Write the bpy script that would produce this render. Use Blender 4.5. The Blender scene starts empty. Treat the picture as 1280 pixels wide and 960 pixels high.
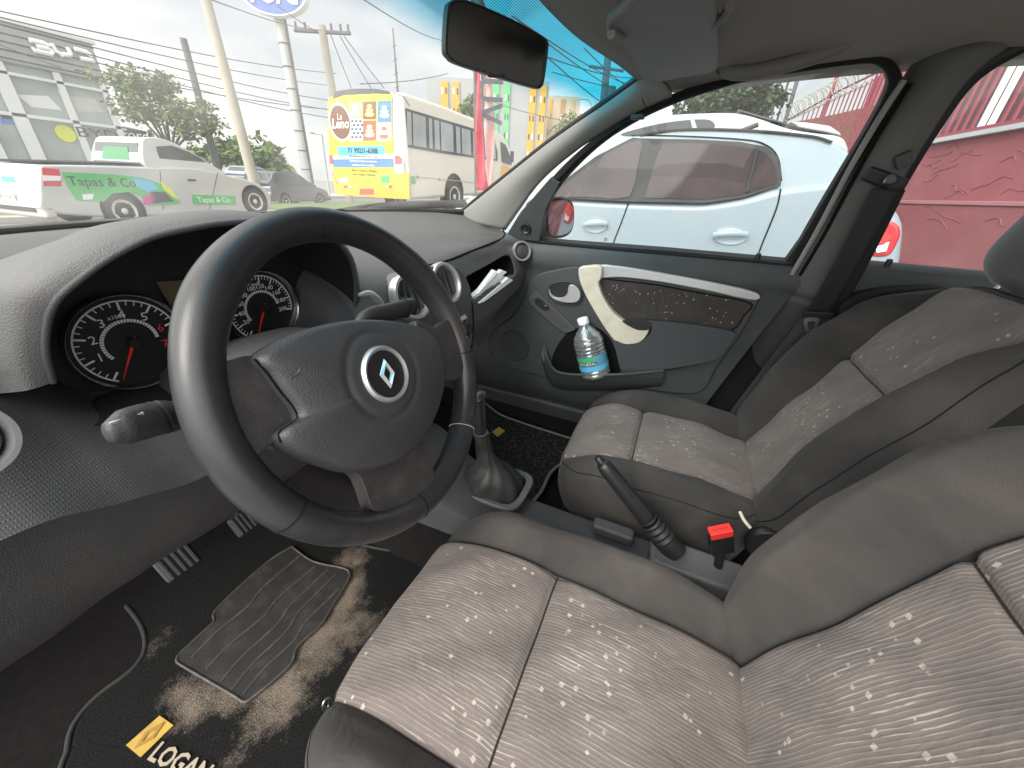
import bpy, bmesh, math, random
from mathutils import Vector, Matrix
V = Vector
random.seed(7)
sc = bpy.context.scene
COL = bpy.context.collection
PI = math.pi
rad = math.radians

# ------------------------------------------------------------------ camera
CAMP = V((-.668, -.295, 1.128)); YAW, PITCH, ROLL, FPX = 67.7, 27.45, 3.25, 463.8
_y, _p, _r = rad(YAW), rad(PITCH), rad(ROLL)
FW = V((math.sin(_y)*math.cos(_p), math.cos(_y)*math.cos(_p), -math.sin(_p)))
_rt = V((math.cos(_y), -math.sin(_y), 0)); _up = _rt.cross(FW)
RT = _rt*math.cos(_r) + _up*math.sin(_r); UP = -_rt*math.sin(_r) + _up*math.cos(_r)
FH = V((math.sin(_y), math.cos(_y), 0))
def ray(px, py): return FW + RT*((px-640)/FPX) - UP*((py-480)/FPX)
def P(px, py, x=None, y=None, z=None):
    """point of the place seen at a photograph pixel, on the plane x=, y= or z="""
    d = ray(px, py)
    if x is not None: s = (x-CAMP.x)/d.x
    elif y is not None: s = (y-CAMP.y)/d.y
    else: s = (z-CAMP.z)/d.z
    return CAMP + d*s
def PP(px, py, o, n):
    d = ray(px, py); return CAMP + d*((V(o)-CAMP).dot(n)/d.dot(n))
def PD(px, py, D): return PP(px, py, CAMP+FH*D, FH)

# ------------------------------------------------------------------ helpers
def setp(o, label=None, cat=None, group=None, kind=None):
    if label: o['label'] = label
    if cat: o['category'] = cat
    if group: o['group'] = group
    if kind: o['kind'] = kind
    return o
def thing(name, label, cat, loc=(0,0,0), group=None):
    o = bpy.data.objects.new(name, None); COL.objects.link(o); o.location = loc
    o.empty_display_size = .05
    o['_o'] = list(loc)
    return setp(o, label, cat, group)
def origin_of(o):
    while o.parent: o = o.parent
    return V(o.location)
def mesh(name, vs, fs, mat, parent=None, smooth=True, bevel=0, seg=2, subsurf=0, solid=0, solid_off=-1, loc=None, uv=None, attrs=None, autosm=True):
    me = bpy.data.meshes.new(name)
    if parent is not None: org = origin_of(parent)
    elif loc is not None: org = V(loc)
    else:
        org = V((0,0,0))
        for v in vs: org += V(v)
        org /= len(vs); org.z = min(V(v).z for v in vs)
    me.from_pydata([tuple(V(v)-org) for v in vs], [], fs)
    me.validate()
    if uv:
        l = me.uv_layers.new(name='UVMap')
        for lp in me.loops: l.data[lp.index].uv = uv[lp.vertex_index]
    if attrs:
        for k, a in attrs.items():
            at = me.attributes.new(k, 'FLOAT', 'POINT'); at.data.foreach_set('value', a)
    bm = bmesh.new(); bm.from_mesh(me); bmesh.ops.recalc_face_normals(bm, faces=bm.faces); bm.to_mesh(me); bm.free()
    mats = mat if isinstance(mat, (list, tuple)) else [mat]
    for m in mats: me.materials.append(m)
    o = bpy.data.objects.new(name, me); COL.objects.link(o)
    if parent is not None: o.parent = parent
    else: o.location = org
    if smooth:
        me.shade_smooth()
    if solid:
        m = o.modifiers.new('solid', 'SOLIDIFY'); m.thickness = solid; m.offset = solid_off
    if bevel:
        m = o.modifiers.new('bevel', 'BEVEL'); m.width = bevel; m.segments = seg; m.limit_method = 'ANGLE'; m.angle_limit = rad(35); m.harden_normals = smooth
    if subsurf:
        m = o.modifiers.new('sub', 'SUBSURF'); m.levels = m.render_levels = subsurf
    if smooth and not bevel and not subsurf and autosm:
        me.set_sharp_from_angle(angle=rad(50))
    return o
def crom(p0, p1, p2, p3, t):
    return .5*((2*p1) + (p2-p0)*t + (2*p0-5*p1+4*p2-p3)*t*t + (3*p1-p0-3*p2+p3)*t*t*t)
def spl(pts, n=8, closed=False):
    pts = [V(p) for p in pts]; out = []; N = len(pts)
    if closed:
        for i in range(N):
            for k in range(n): out.append(crom(pts[i-1], pts[i], pts[(i+1) % N], pts[(i+2) % N], k/n))
        return out
    for i in range(N-1):
        a = pts[i-1] if i else pts[0]*2-pts[1]; d = pts[i+2] if i+2 < N else pts[-1]*2-pts[-2]
        for k in range(n): out.append(crom(a, pts[i], pts[i+1], d, k/n))
    out.append(pts[-1]); return out
def resample(pts, n, closed=False):
    pts = [V(p) for p in pts]
    if closed: pts = pts+[pts[0]]
    L = [0]
    for a, b in zip(pts, pts[1:]): L.append(L[-1]+(b-a).length)
    out = []; j = 0; m = n if closed else n-1
    for i in range(n):
        s = L[-1]*i/m
        while j < len(L)-2 and L[j+1] < s: j += 1
        t = (s-L[j])/max(1e-9, L[j+1]-L[j]); out.append(pts[j].lerp(pts[j+1], min(1, t)))
    return out
def prism(name, pts, vec, mat, parent=None, bevel=0, smooth=True, **k):
    pts = [V(p) for p in pts]; n = len(pts); vec = V(vec)
    vs = pts + [p+vec for p in pts]
    fs = [tuple(range(n)), tuple(range(2*n-1, n-1, -1))]
    fs += [(i, (i+1) % n, n+(i+1) % n, n+i) for i in range(n)]
    return mesh(name, vs, fs, mat, parent, smooth, bevel, **k)
def ring(name, outer, inner, vec, mat, parent=None, bevel=0, **k):
    n = len(outer); vec = V(vec); vs = [V(p) for p in outer]+[V(p) for p in inner]
    vs += [p+vec for p in vs]; fs = []
    for i in range(n):
        j = (i+1) % n
        fs += [(i, j, n+j, n+i), (2*n+i, 3*n+i, 3*n+j, 2*n+j), (i, 2*n+i, 2*n+j, j), (n+i, n+j, 3*n+j, 3*n+i)]
    return mesh(name, vs, fs, mat, parent, True, bevel, **k)
def loft(name, rows, mat, parent=None, closed=False, capends=False, uv=False, **k):
    n = len(rows[0]); vs = [p for r in rows for p in r]; fs = []
    for i in range(len(rows)-1):
        for j in range(n if closed else n-1):
            jj = (j+1) % n; fs.append((i*n+j, i*n+jj, (i+1)*n+jj, (i+1)*n+j))
    if capends:
        fs.append(tuple(range(n))); fs.append(tuple(range(len(vs)-1, len(vs)-n-1, -1)))
    if uv: k['uv'] = [(j/(n-1), i/(len(rows)-1)) for i in range(len(rows)) for j in range(n)]
    return mesh(name, vs, fs, mat, parent, **k)
def frames(path):
    T = []
    for i in range(len(path)):
        a = path[max(0, i-1)]; b = path[min(len(path)-1, i+1)]; T.append((b-a).normalized())
    up = V((0, 0, 1)) if abs(T[0].z) < .9 else V((1, 0, 0))
    N = [(up-T[0]*up.dot(T[0])).normalized()]
    for t in T[1:]:
        q = N[-1]-t*N[-1].dot(t); N.append(q.normalized())
    return T, N
def tube(name, path, r, mat, parent=None, n=12, sy=1.0, closed=False, cap=True, **k):
    path = [V(p) for p in path]; T, N = frames(path); rows = []
    if closed:
        T[0] = T[-1] = (path[1]-path[-1]).normalized()
    for i, p in enumerate(path):
        rr = r[i] if isinstance(r, (list, tuple)) else r
        B = T[i].cross(N[i])
        rows.append([p+N[i]*math.cos(2*PI*j/n)*rr+B*math.sin(2*PI*j/n)*rr*sy for j in range(n)])
    if closed: rows.append(rows[0])
    return loft(name, rows, mat, parent, closed=True, capends=cap and not closed, **k)
def basis(ax):
    ax = V(ax).normalized(); u = V((0, 0, 1)) if abs(ax.z) < .9 else V((1, 0, 0))
    a = (u-ax*u.dot(ax)).normalized(); return ax, a, ax.cross(a)
def lathe(name, prof, o, ax, mat, parent=None, n=32, sx=1, sy=1, ea=None, capends=True, **k):
    """prof: (radius, height) list along axis"""
    ax, a, b = basis(ax)
    if ea is not None: a = V(ea).normalized(); b = ax.cross(a)
    rows = [[V(o)+ax*h+a*math.cos(2*PI*j/n)*r*sx+b*math.sin(2*PI*j/n)*r*sy for j in range(n)] for r, h in prof]
    return loft(name, rows, mat, parent, closed=True, capends=capends, **k)
def box(name, c, s, mat, parent=None, ex=(1,0,0), ey=(0,1,0), bevel=.002, **k):
    ex, ey = V(ex).normalized(), V(ey).normalized(); ez = ex.cross(ey); c = V(c)
    pts = [c+ex*a*s[0]/2+ey*b*s[1]/2-ez*s[2]/2 for a, b in ((-1,-1),(1,-1),(1,1),(-1,1))]
    return prism(name, pts, ez*s[2], mat, parent, bevel, **k)
def join(objs, name):
    """several modelled shells of one part -> one mesh"""
    dg = bpy.context.evaluated_depsgraph_get(); dg.update()
    base = objs[0]; bm = bmesh.new(); mats = []
    for o in objs:
        me = bpy.data.meshes.new_from_object(o.evaluated_get(dg)); b0 = len(bm.faces)
        rel = (V(o.location)-V(base.location)) if o.parent is None else V((0,0,0))
        me.transform(Matrix.Translation(rel))
        idx = []
        for m in me.materials:
            if m not in mats: mats.append(m)
            idx.append(mats.index(m))
        bm.from_mesh(me); bm.faces.ensure_lookup_table()
        for f in bm.faces[b0:]: f.material_index = idx[f.material_index] if idx else 0
    for m in list(base.modifiers): base.modifiers.remove(m)
    nm = bpy.data.meshes.new(name); bm.to_mesh(nm); bm.free()
    for m in mats: nm.materials.append(m)
    base.data = nm; base.name = name
    for o in objs[1:]: bpy.data.objects.remove(o)
    return base
def text(name, s, o, ex, ey, size, mat, parent=None, ext=.0005, align='CENTER', shear=0, sxy=(1,1), bold=0, loc=None, bend=None):
    cu = bpy.data.curves.new(name, 'FONT'); cu.body = s; cu.size = size; cu.align_x = align; cu.align_y = 'CENTER'
    cu.extrude = ext; cu.shear = shear; cu.offset = bold; cu.resolution_u = 2
    t = bpy.data.objects.new('tmp', cu); COL.objects.link(t)
    dg = bpy.context.evaluated_depsgraph_get(); dg.update()
    me = bpy.data.meshes.new_from_object(t.evaluated_get(dg)); bpy.data.objects.remove(t)
    ex, ey = V(ex).normalized(), V(ey).normalized(); ez = ex.cross(ey)
    if parent is not None: org = origin_of(parent)
    else: org = V(loc if loc is not None else o)
    for v in me.vertices:
        c = v.co; v.co = V(o)+ex*c.x*sxy[0]+ey*c.y*sxy[1]+ez*c.z-org
    me.materials.clear(); me.materials.append(mat)
    q = bpy.data.objects.new(name, me); COL.objects.link(q)
    if parent is not None: q.parent = parent
    else: q.location = org
    return q
def sstep(a, b, x):
    t = max(0, min(1, (x-a)/(b-a))); return t*t*(3-2*t)

# ------------------------------------------------------------------ materials
def nm(name):
    m = bpy.data.materials.new(name); m.use_nodes = True; nt = m.node_tree
    return m, nt, nt.nodes, nt.links, nt.nodes['Principled BSDF']
def mk(name, col, rough=.5, metal=0, var=0, vscale=8, bump=0, bscale=400, btype='NOISE', spec=.5, dirt=None, dscale=6, damt=.5, coat=0, emit=0, rvar=0, sheen=0):
    m, nt, N, L, B = nm(name)
    B.inputs['Base Color'].default_value = (*col, 1); B.inputs['Roughness'].default_value = rough
    B.inputs['Metallic'].default_value = metal; B.inputs['Specular IOR Level'].default_value = spec
    B.inputs['Coat Weight'].default_value = coat; B.inputs['Sheen Weight'].default_value = sheen
    if emit: B.inputs['Emission Color'].default_value = (*col, 1); B.inputs['Emission Strength'].default_value = emit
    tc = N.new('ShaderNodeTexCoord'); src = None
    if var:
        n = N.new('ShaderNodeTexNoise'); n.inputs['Scale'].default_value = vscale; n.inputs['Detail'].default_value = 6
        L.new(tc.outputs['Object'], n.inputs['Vector'])
        mx = N.new('ShaderNodeMix'); mx.data_type = 'RGBA'
        mx.inputs['A'].default_value = (*[c*(1-var) for c in col], 1); mx.inputs['B'].default_value = (*[min(1, c*(1+var)) for c in col], 1)
        L.new(n.outputs['Fac'], mx.inputs['Factor']); src = mx.outputs['Result']
    if dirt:
        n = N.new('ShaderNodeTexNoise'); n.inputs['Scale'].default_value = dscale; n.inputs['Detail'].default_value = 8; n.inputs['Roughness'].default_value = .65
        L.new(tc.outputs['Object'], n.inputs['Vector'])
        r = N.new('ShaderNodeMapRange'); r.inputs[1].default_value = .5; r.inputs[2].default_value = .75; r.inputs[4].default_value = damt
        L.new(n.outputs['Fac'], r.inputs[0])
        mx = N.new('ShaderNodeMix'); mx.data_type = 'RGBA'; mx.inputs['B'].default_value = (*dirt, 1)
        if src: L.new(src, mx.inputs['A'])
        else: mx.inputs['A'].default_value = (*col, 1)
        L.new(r.outputs[0], mx.inputs['Factor']); src = mx.outputs['Result']
    if src: L.new(src, B.inputs['Base Color'])
    if rvar:
        n = N.new('ShaderNodeTexNoise'); n.inputs['Scale'].default_value = 14; n.inputs['Detail'].default_value = 5
        L.new(tc.outputs['Object'], n.inputs['Vector'])
        r = N.new('ShaderNodeMapRange'); r.inputs[1].default_value = .3; r.inputs[2].default_value = .7; r.inputs[3].default_value = rough-rvar; r.inputs[4].default_value = rough+rvar
        L.new(n.outputs['Fac'], r.inputs[0]); L.new(r.outputs[0], B.inputs['Roughness'])
    if bump:
        if btype == 'NOISE': t = N.new('ShaderNodeTexNoise'); o = t.outputs['Fac']; t.inputs['Detail'].default_value = 3
        elif btype == 'VORONOI': t = N.new('ShaderNodeTexVoronoi'); o = t.outputs['Distance']
        elif btype == 'CELL': t = N.new('ShaderNodeTexVoronoi'); t.feature = 'DISTANCE_TO_EDGE'; o = t.outputs['Distance']
        t.inputs['Scale'].default_value = bscale
        if btype == 'CELL': t.inputs['Randomness'].default_value = .12
        L.new(tc.outputs['Object'], t.inputs['Vector'])
        b = N.new('ShaderNodeBump'); b.inputs['Strength'].default_value = bump; b.inputs['Distance'].default_value = .001
        L.new(o, b.inputs['Height']); L.new(b.outputs['Normal'], B.inputs['Normal'])
    return m
M = {}
M['dash'] = mk('dash_plastic', (.060,.060,.064), .50, var=.12, bump=.5, bscale=900, btype='VORONOI', rvar=.06)
M['dash_top'] = mk('dash_top', (.098,.097,.097), .55, var=.10, bump=.5, bscale=700, btype='VORONOI', dirt=(.20,.19,.17), dscale=5, damt=.25)
M['dash_tex'] = mk('dash_textured', (.054,.053,.055), .46, bump=.8, bscale=400, btype='CELL', var=.12, rvar=.08, dirt=(.10,.095,.09), dscale=9, damt=.25)
M['low'] = mk('lower_plastic', (.046,.046,.048), .52, dirt=(.11,.10,.09), dscale=8, damt=.3, rvar=.08, var=.12, bump=.5, bscale=800, btype='VORONOI')
M['stack'] = mk('stack_plastic', (.11,.11,.115), .42, var=.06, bump=.3, bscale=900)
M['fascia'] = mk('fascia_grey', (.085,.084,.083), .45, var=.08, bump=.4, bscale=800, btype='VORONOI')
M['black'] = mk('black_plastic', (.012,.012,.013), .45, var=.1, rvar=.08)
M['blackmat'] = mk('black_matt', (.010,.010,.011), .85, spec=.3)
M['gap'] = mk('dark_gap', (.004,.004,.004), .9, spec=.2)
M['gloss'] = mk('black_gloss', (.008,.008,.009), .12)
M['silver'] = mk('silver_trim', (.55,.56,.57), .36, metal=.75, var=.04)
M['chrome'] = mk('chrome', (.55,.55,.55), .24, metal=1)
M['door'] = mk('door_plastic', (.040,.044,.047), .52, var=.12, bump=.5, bscale=700, btype='VORONOI', dirt=(.10,.10,.09), dscale=7, damt=.3)
M['doorlow'] = mk('door_plastic_low', (.042,.046,.049), .5, var=.12, bump=.4, bscale=900, btype='VORONOI')
M['doorsilver'] = mk('door_silver', (.50,.50,.50), .35, metal=.55, var=.05)
M['cream'] = mk('worn_cream', (.62,.56,.45), .42, var=.15, vscale=14, dirt=(.42,.35,.24), dscale=18, damt=.5)
M['pillar_b'] = mk('pillar_trim_grey', (.095,.095,.090), .65, var=.06, bump=.3, bscale=600)
M['pillar'] = mk('pillar_trim', (.245,.245,.232), .65, var=.06, bump=.3, bscale=600)
M['headliner'] = mk('headliner_cloth', (.165,.150,.135), .95, var=.10, bump=.8, bscale=1200, sheen=.3, spec=.2)
M['visor'] = mk('visor_vinyl', (.150,.145,.138), .6, var=.05, bump=.3, bscale=900)
M['rubber'] = mk('rubber', (.014,.014,.014), .6, var=.1)
M['leather'] = mk('worn_leather', (.023,.023,.025), .33, var=.25, vscale=22, bump=.10, bscale=1100, btype='VORONOI', rvar=.10, dirt=(.085,.065,.058), dscale=9, damt=.45)
M['hub'] = mk('airbag_plastic', (.042,.042,.045), .45, dirt=(.09,.08,.075), dscale=10, damt=.3, var=.14, bump=.55, bscale=620, btype='NOISE', rvar=.06)
M['spoke'] = mk('spoke_plastic', (.040,.038,.038), .38, var=.35, vscale=30, bump=.5, bscale=300, rvar=.12, dirt=(.10,.09,.085), dscale=40, damt=.5)
M['carpet'] = mk('carpet', (.011,.010,.010), 1, var=.4, vscale=60, bump=1, bscale=500, spec=.1)
M['vel'] = mk('seat_velour', (.062,.058,.055), .85, var=.22, vscale=9, bump=.35, bscale=900, sheen=.6, spec=.25, dirt=(.13,.115,.10), dscale=7, damt=.35)
M['mirrorglass'] = mk('mirror_glass', (.38,.38,.40), .03, metal=1)
M['red'] = mk('red_plastic', (.62,.035,.03), .35)
M['redglow'] = mk('needle_red', (.75,.03,.02), .4)
M['white'] = mk('white_ink', (.72,.72,.74), .5)
M['inkred'] = mk('red_ink', (.65,.04,.04), .5)
M['paper'] = mk('paper', (.85,.85,.84), .7, var=.03)
M['yellow'] = mk('mat_badge_yellow', (.46,.30,.05), .7, var=.25, vscale=60, dirt=(.25,.20,.08), dscale=50, damt=.5)
M['tan'] = mk('embroidery', (.36,.30,.22), .9)
M['boot'] = mk('gaiter', (.032,.032,.032), .5, var=.15, bump=.5, bscale=400)
M['belt'] = mk('belt_webbing', (.012,.012,.012), .7, bump=.6, bscale=700)
M['steel'] = mk('steel', (.45,.45,.45), .32, metal=1)
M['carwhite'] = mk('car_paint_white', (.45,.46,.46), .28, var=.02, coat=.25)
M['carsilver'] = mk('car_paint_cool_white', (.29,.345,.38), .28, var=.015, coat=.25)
M['cargrey'] = mk('car_paint_dark', (.05,.06,.07), .25, coat=.6)
M['carglass'] = mk('car_glass', (.03,.035,.037), .06, spec=.7)
M['tyre'] = mk('tyre', (.02,.02,.02), .8, var=.2)
M['rim'] = mk('alloy', (.55,.55,.55), .35, metal=.1)
M['lampred'] = mk('lamp_red', (.55,.02,.03), .15, coat=1)
M['lampclear'] = mk('lamp_clear', (.75,.72,.70), .2)
M['green'] = mk('vinyl_green', (.06,.42,.12), .4, var=.15, vscale=3)
M['blue'] = mk('vinyl_blue', (.08,.20,.55), .4)
M['cyan'] = mk('vinyl_cyan', (.10,.45,.68), .4)
M['lime'] = mk('vinyl_lime', (.60,.65,.05), .4)
M['magenta'] = mk('vinyl_magenta', (.45,.08,.25), .4)
M['buswhite'] = mk('bus_cream', (.66,.63,.54), .35, var=.04)
M['busyellow'] = mk('bus_yellow', (.70,.62,.03), .4)
M['busorange'] = mk('bus_orange', (.78,.36,.02), .35)
M['brown'] = mk('ink_brown', (.16,.07,.04), .5)
M['ink'] = mk('ink_dark', (.02,.03,.05), .5)
M['concrete'] = mk('concrete', (.36,.33,.28), .85, var=.15, vscale=3, bump=.4, bscale=30)
M['concgrey'] = mk('concrete_pale', (.42,.43,.42), .8, var=.12, vscale=2)
M['darkwood'] = mk('dark_pole', (.10,.10,.10), .8, var=.3, vscale=5)
M['wire'] = mk('wire', (.05,.05,.055), .6)
M['bld'] = mk('cladding_grey', (.30,.32,.33), .5, metal=.3, var=.08)
M['bldwhite'] = mk('plaster_white', (.62,.64,.64), .7, var=.05)
M['bldglass'] = mk('showroom_glass', (.30,.36,.35), .10, var=.3, vscale=.35, spec=.8)
M['apt'] = mk('apartment_plaster', (.28,.295,.30), .8, var=.06, vscale=.2)
M['apt2'] = mk('apartment_beige', (.42,.34,.24), .8, var=.08, vscale=.2)
M['apty'] = mk('apartment_yellow', (.52,.29,.03), .8, var=.08)
M['aptg'] = mk('apartment_green', (.10,.40,.16), .8)
M['pinkwall'] = mk('painted_wall_pink', (.27,.075,.085), .6, var=.16, vscale=1.8, bump=1.0, bscale=14, dirt=(.33,.16,.16), dscale=2.2, damt=.5)
M['pinkrail'] = mk('painted_rail_red', (.27,.06,.08), .5)
M['leaf'] = mk('leaf_bright', (.09,.145,.035), .6, var=.45, vscale=1.2)
M['leafd'] = mk('leaf_dark', (.045,.07,.03), .6, var=.45, vscale=1.5)
M['bark'] = mk('bark', (.10,.08,.06), .9)
M['asphalt'] = mk('asphalt', (.16,.155,.15), .9, var=.15, vscale=1.5, bump=.5, bscale=60)
M['kerb'] = mk('kerb_concrete', (.40,.38,.34), .9, var=.1)
M['grass'] = mk('grass_verge', (.10,.15,.04), .9, var=.4, vscale=8)
M['flagred'] = mk('flag_red', (.60,.05,.09), .7)
M['flagpink'] = mk('flag_pink', (.70,.40,.38), .7)
M['dial'] = mk('dial_face', (.009,.009,.010), .5)

def glassmat(name, tint=(1,1,1), dust_veil=.03, band=False, refl=.05):
    m, nt, N, L, B = nm(name); N.remove(B); out = N['Material Output']
    tr = N.new('ShaderNodeBsdfTransparent'); tr.inputs[0].default_value = (*tint, 1)
    gl = N.new('ShaderNodeBsdfGlossy'); gl.inputs['Roughness'].default_value = .02
    df0 = N.new('ShaderNodeBsdfDiffuse'); df0.inputs[0].default_value = (.8,.78,.74,1)
    df1 = N.new('ShaderNodeBsdfTranslucent'); df1.inputs[0].default_value = (.8,.78,.74,1)
    df = N.new('ShaderNodeMixShader'); df.inputs[0].default_value = .6; L.new(df0.outputs[0], df.inputs[1]); L.new(df1.outputs[0], df.inputs[2])
    a = N.new('ShaderNodeMixShader'); b = N.new('ShaderNodeMixShader')
    lw = N.new('ShaderNodeLayerWeight'); lw.inputs[0].default_value = .5
    pw_ = N.new('ShaderNodeMath'); pw_.operation = 'POWER'; pw_.inputs[1].default_value = 5; L.new(lw.outputs['Facing'], pw_.inputs[0])
    ma = N.new('ShaderNodeMath'); ma.operation = 'MULTIPLY_ADD'; ma.inputs[1].default_value = .6; ma.inputs[2].default_value = refl; L.new(pw_.outputs[0], ma.inputs[0])
    L.new(ma.outputs[0], a.inputs[0]); L.new(tr.outputs[0], a.inputs[1]); L.new(gl.outputs[0], a.inputs[2])
    tc = N.new('ShaderNodeTexCoord'); n = N.new('ShaderNodeTexNoise'); n.inputs['Scale'].default_value = 5; n.inputs['Detail'].default_value = 8
    L.new(tc.outputs['Object'], n.inputs['Vector'])
    r = N.new('ShaderNodeMapRange'); r.inputs[1].default_value = .35; r.inputs[2].default_value = .75; r.inputs[3].default_value = dust_veil*.4; r.inputs[4].default_value = dust_veil*1.6
    L.new(n.outputs['Fac'], r.inputs[0]); L.new(r.outputs[0], b.inputs[0]); L.new(a.outputs[0], b.inputs[1]); L.new(df.outputs[0], b.inputs[2])
    if band:
        uv = N.new('ShaderNodeUVMap'); sp = N.new('ShaderNodeSeparateXYZ'); L.new(uv.outputs[0], sp.inputs[0])
        g = N.new('ShaderNodeMapRange'); g.interpolation_type = 'SMOOTHSTEP'
        g.inputs[1].default_value = .74; g.inputs[2].default_value = .88
        L.new(sp.outputs['Y'], g.inputs[0])
        mx = N.new('ShaderNodeMix'); mx.data_type = 'RGBA'; mx.inputs['A'].default_value = (.97,.98,.96,1); mx.inputs['B'].default_value = (.01,.46,.66,1)
        L.new(g.outputs[0], mx.inputs['Factor'])
        keep = N.new('ShaderNodeMapRange'); keep.inputs[3].default_value = 1; keep.inputs[4].default_value = .22; L.new(g.outputs[0], keep.inputs[0])
        km = N.new('ShaderNodeMath'); km.operation = 'MULTIPLY'; L.new(r.outputs[0], km.inputs[0]); L.new(keep.outputs[0], km.inputs[1]); L.new(km.outputs[0], b.inputs[0])
        # printed dark lines of the sun strip near the header
        w = N.new('ShaderNodeMath'); w.operation = 'MULTIPLY'; w.inputs[1].default_value = 230; L.new(sp.outputs['Y'], w.inputs[0])
        f = N.new('ShaderNodeMath'); f.operation = 'FRACT'; L.new(w.outputs[0], f.inputs[0])
        c = N.new('ShaderNodeMath'); c.operation = 'LESS_THAN'; c.inputs[1].default_value = .42; L.new(f.outputs[0], c.inputs[0])
        # only around the mirror
        hx = N.new('ShaderNodeMapRange'); hx.inputs[1].default_value = .63; hx.inputs[2].default_value = .60; L.new(sp.outputs['X'], hx.inputs[0])
        hy = N.new('ShaderNodeMapRange'); hy.inputs[1].default_value = .84; hy.inputs[2].default_value = .85; L.new(sp.outputs['Y'], hy.inputs[0])
        q = N.new('ShaderNodeMath'); q.operation = 'MULTIPLY'; L.new(c.outputs[0], q.inputs[0]); L.new(hx.outputs[0], q.inputs[1])
        q2 = N.new('ShaderNodeMath'); q2.operation = 'MULTIPLY'; L.new(q.outputs[0], q2.inputs[0]); L.new(hy.outputs[0], q2.inputs[1])
        q3 = N.new('ShaderNodeMath'); q3.operation = 'MULTIPLY'; q3.inputs[1].default_value = .8; L.new(q2.outputs[0], q3.inputs[0])
        mx2 = N.new('ShaderNodeMix'); mx2.data_type = 'RGBA'; mx2.inputs['B'].default_value = (.01,.05,.06,1)
        L.new(q3.outputs[0], mx2.inputs['Factor']); L.new(mx.outputs['Result'], mx2.inputs['A']); L.new(mx2.outputs['Result'], tr.inputs[0])
    L.new(b.outputs[0], out.inputs[0])
    return m
M['glass'] = glassmat('window_glass', (.93,.96,.96), .035)
M['wind'] = glassmat('windscreen_glass', (.95,.97,.96), .16, band=True)  # glare veil over the street put in as extra dust on the glass
M['clear'] = glassmat('clear_lens', (.9,.9,.9), .01)
def petmat():
    m, nt, N, L, B = nm('bottle_plastic'); N.remove(B); out = N['Material Output']
    tr = N.new('ShaderNodeBsdfTransparent'); tr.inputs[0].default_value = (.86,.88,.88,1)
    gl = N.new('ShaderNodeBsdfGlossy'); gl.inputs['Roughness'].default_value = .2
    lw = N.new('ShaderNodeLayerWeight'); lw.inputs[0].default_value = .45
    tc = N.new('ShaderNodeTexCoord'); wv = N.new('ShaderNodeTexNoise'); wv.inputs['Scale'].default_value = 45; L.new(tc.outputs['Object'], wv.inputs['Vector'])
    bp = N.new('ShaderNodeBump'); bp.inputs['Strength'].default_value = .9; bp.inputs['Distance'].default_value = .004; L.new(wv.outputs['Fac'], bp.inputs['Height']); L.new(bp.outputs[0], gl.inputs['Normal'])
    ma = N.new('ShaderNodeMath'); ma.operation = 'MULTIPLY_ADD'; ma.inputs[1].default_value = .7; ma.inputs[2].default_value = .20; L.new(lw.outputs['Facing'], ma.inputs[0])
    mx = N.new('ShaderNodeMixShader'); L.new(ma.outputs[0], mx.inputs[0]); L.new(tr.outputs[0], mx.inputs[1]); L.new(gl.outputs[0], mx.inputs[2])
    df = N.new('ShaderNodeBsdfDiffuse'); df.inputs[0].default_value = (.8,.84,.86,1); m2 = N.new('ShaderNodeMixShader'); m2.inputs[0].default_value = .12
    L.new(mx.outputs[0], m2.inputs[1]); L.new(df.outputs[0], m2.inputs[2]); L.new(m2.outputs[0], out.inputs[0]); return m
M['pet'] = petmat()

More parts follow.
